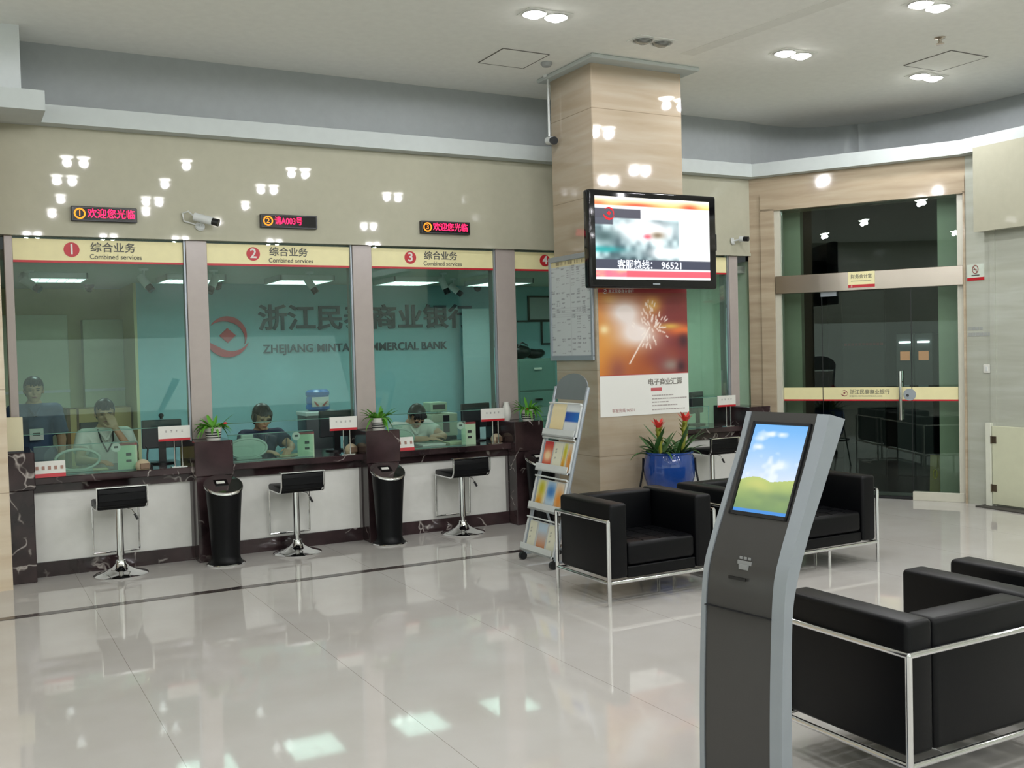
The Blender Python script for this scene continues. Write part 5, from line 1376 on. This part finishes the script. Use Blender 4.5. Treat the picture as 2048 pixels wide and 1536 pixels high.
    for v in bm.verts:
        x, y, z = v.co
        fr = 0.048 + (0.02*x/0.08 if female else 0.012*math.sin(x*90))
        if (y < -0.030 and z < fr) or (y < 0.028 and z < (-0.02 if not female else -0.06)) or z < -0.075: kill.append(v)
    bmesh.ops.delete(bm, geom=kill, context='VERTS')
    if female:
        for sx in (-1, 1): ell(bm, (sx*0.074, -0.012, -0.005), (0.016, 0.030, 0.058), None, 14)
    for k in range(40):
        a = random.uniform(-1.2, 1.2); x = 0.07*math.sin(a); tube(bm, [(x*0.7, -0.01, 0.112-0.02*abs(math.sin(a))), (x*0.95, -0.062, 0.092-0.02*abs(math.sin(a))), (x*1.02, -0.088+0.022*abs(math.sin(a)), 0.052+random.uniform(-.010, .012))], 0.006, 5)
    for v in bm.verts: v.co = Hc + (RH @ v.co)
    hr = obj('hair', bm, M_hair, t, 60)
    bm = B()
    for sx in (-1, 1):
        ell(bm, hp(sx*0.030, -0.0775, 0.004), (0.0135, 0.007, 0.0055), R3, 12); ell(bm, hp(sx*0.031, -0.0825, 0.024), (0.019, 0.005, 0.0035), R3, 10)
    obj('eyes_and_brows', bm, M_hair, t, True)
    bm = B(); ell(bm, hp(0, -0.0855, -0.053), (0.021, 0.007, 0.0055), R3, 12); obj('lips', bm, mat('lips', c(160, 100, 92), 0.5), t, True)
    return t
SE = dict(kn=[(-0.13, -0.38, 0.50), (0.13, -0.38, 0.50)], an=[(-0.13, -0.36, 0.075), (0.13, -0.36, 0.075)])
def office_chair(label, loc):
    t = thing('office_chair', label, 'office chair', loc, 0, 'office chairs behind the counter')
    bm = B(); bx(bm, -0.23, 0.23, -0.22, 0.22, 0.33, 0.385, 0.02, 3); obj('seat', bm, M_black, t, True)
    bm = B(); bx(bm, -0.20, 0.20, 0.23, 0.27, 0.42, 0.80, 0.015, 3); bx(bm, -0.03, 0.03, 0.20, 0.26, 0.34, 0.5); obj('backrest', bm, M_black, t, True)
    bm = B(); cone(bm, (0, 0, 0.06), (0, 0, 0.34), 0.025, 0.025, 12); obj('gas_column', bm, M_chrome, t, True)
    bm = B()
    for k in range(5): a = 2*PI*k/5; tube(bm, [(0, 0, 0.08), (0.26*math.cos(a), 0.26*math.sin(a), 0.045)], 0.016, 8); ell(bm, (0.26*math.cos(a), 0.26*math.sin(a), 0.024), (0.024, 0.024, 0.024), None, 10)
    obj('base', bm, M_black, t, True); return t

# man at window 1, hand to his nose
p1 = person('person in a white shirt seated at window 1, one hand raised to the nose', (1.11, 9.46, 0),
            dict(SE, head=(0.0, -0.10, 1.215), nod=0.22, neck=(0, -0.05, 1.065), chest=(0, -0.01, 0.90), hip=(0, 0.08, 0.54),
                 sh=[(-0.165, -0.03, 1.015), (0.170, -0.03, 1.015)], el=[(-0.225, -0.22, 0.835), (0.205, -0.24, 0.845)], wr=[(-0.10, -0.42, 0.83), (0.062, -0.262, 1.085)],
                 hand=[((0.55, -0.8, -0.05), (0, 0, -1), 1, 0.35), ((-0.35, 0.15, 0.9), (-0.2, 0.95, 0.1), 1, 0.5)]), M_shw, sleeves=0.62)
bm = B(); tube(bm, [(-0.06, -0.10, 1.075), (-0.045, -0.178, 0.98), (0.0, -0.185, 0.885)], 0.006, 6); tube(bm, [(0.06, -0.10, 1.075), (0.05, -0.178, 0.98), (0.0, -0.185, 0.885)], 0.006, 6); obj('lanyard', bm, M_inkb, p1, True)
office_chair('black office chair under the man at window 1', (1.11, 9.56, 0))
# woman at window 2, writing
p2 = person('person in a navy blouse seated at window 2, writing with a pen', (2.44, 9.44, 0),
            dict(SE, head=(-0.015, -0.22, 1.115), nod=0.42, turn=0.15, neck=(-0.005, -0.13, 0.97), chest=(0, -0.07, 0.84), hip=(0, 0.08, 0.54), sw=0.16,
                 sh=[(-0.15, -0.12, 0.935), (0.15, -0.12, 0.935)], el=[(-0.215, -0.28, 0.825), (0.235, -0.26, 0.835)], wr=[(-0.08, -0.46, 0.825), (0.175, -0.455, 0.832)],
                 hand=[((0.7, -0.6, -0.05), (0, 0, -1), 1, 0.35), ((-0.55, -0.75, -0.1), (-0.2, 0, -1), -1, 0.75)]), M_shn, True, sleeves=0.58)
office_chair('black office chair under the woman at window 2', (2.44, 9.54, 0))
bm = B(); cone(bm, (0, 0, 0), (0.02, 0.05, 0.13), 0.004, 0.005, 8); o = obj('pen', bm, M_black, loc=(2.555, 8.935, 0.795)); tag(o, 'black pen in the hand of the woman at window 2', 'pen')
# man at window 3, head bowed over his folded arm
p3 = person('person in a white shirt at window 3, head bowed over the desk', (3.92, 9.44, 0),
            dict(SE, head=(0.0, -0.28, 1.045), nod=0.85, neck=(0.0, -0.15, 0.955), chest=(0, -0.08, 0.83), hip=(0, 0.08, 0.54),
                 sh=[(-0.17, -0.13, 0.925), (0.175, -0.13, 0.93)], el=[(-0.21, -0.33, 0.83), (0.27, -0.30, 0.835)], wr=[(0.03, -0.44, 0.835), (0.10, -0.40, 0.845)],
                 hand=[((0.9, -0.3, -0.05), (0, 0, -1), 1, 0.3), ((0.9, 0.1, 0.0), (0, 0, -1), 1, 0.4)]), M_shw, sleeves=0.55)
office_chair('black office chair under the man at window 3', (3.92, 9.54, 0))
# person standing at the far left
p4 = person('person in a navy short-sleeved shirt standing at the far left inside window 1', (0.60, 9.95, 0),
            dict(head=(0, 0, 1.42), nod=0.12, neck=(0, 0.02, 1.275), chest=(0, 0.03, 1.11), hip=(0, 0.03, 0.80),
                 sh=[(-0.165, 0.02, 1.23), (0.165, 0.02, 1.23)], el=[(-0.205, 0.03, 0.97), (0.215, 0.02, 0.97)], wr=[(-0.185, -0.04, 0.75), (0.195, -0.06, 0.76)],
                 hand=[((0, -0.2, -1), (1, 0, 0), -1, 0.35), ((0, -0.2, -1), (-1, 0, 0), 1, 0.35)],
                 kn=[(-0.085, 0.0, 0.44), (0.085, 0.0, 0.44)], an=[(-0.085, 0.03, 0.075), (0.085, 0.03, 0.075)]), M_shb, mtr=mat('blue_grey_trousers', c(96, 112, 132), 0.8), sleeves=0.8)
bm = B(); bx(bm, -0.055, 0.055, -0.168, -0.160, 0.985, 1.085); bd = obj('badge', bm, M_paper, p4)
bm = B(); bx(bm, -0.03, 0.03, -0.171, -0.168, 1.025, 1.05); obj('badge_print', bm, M_ink, bd)
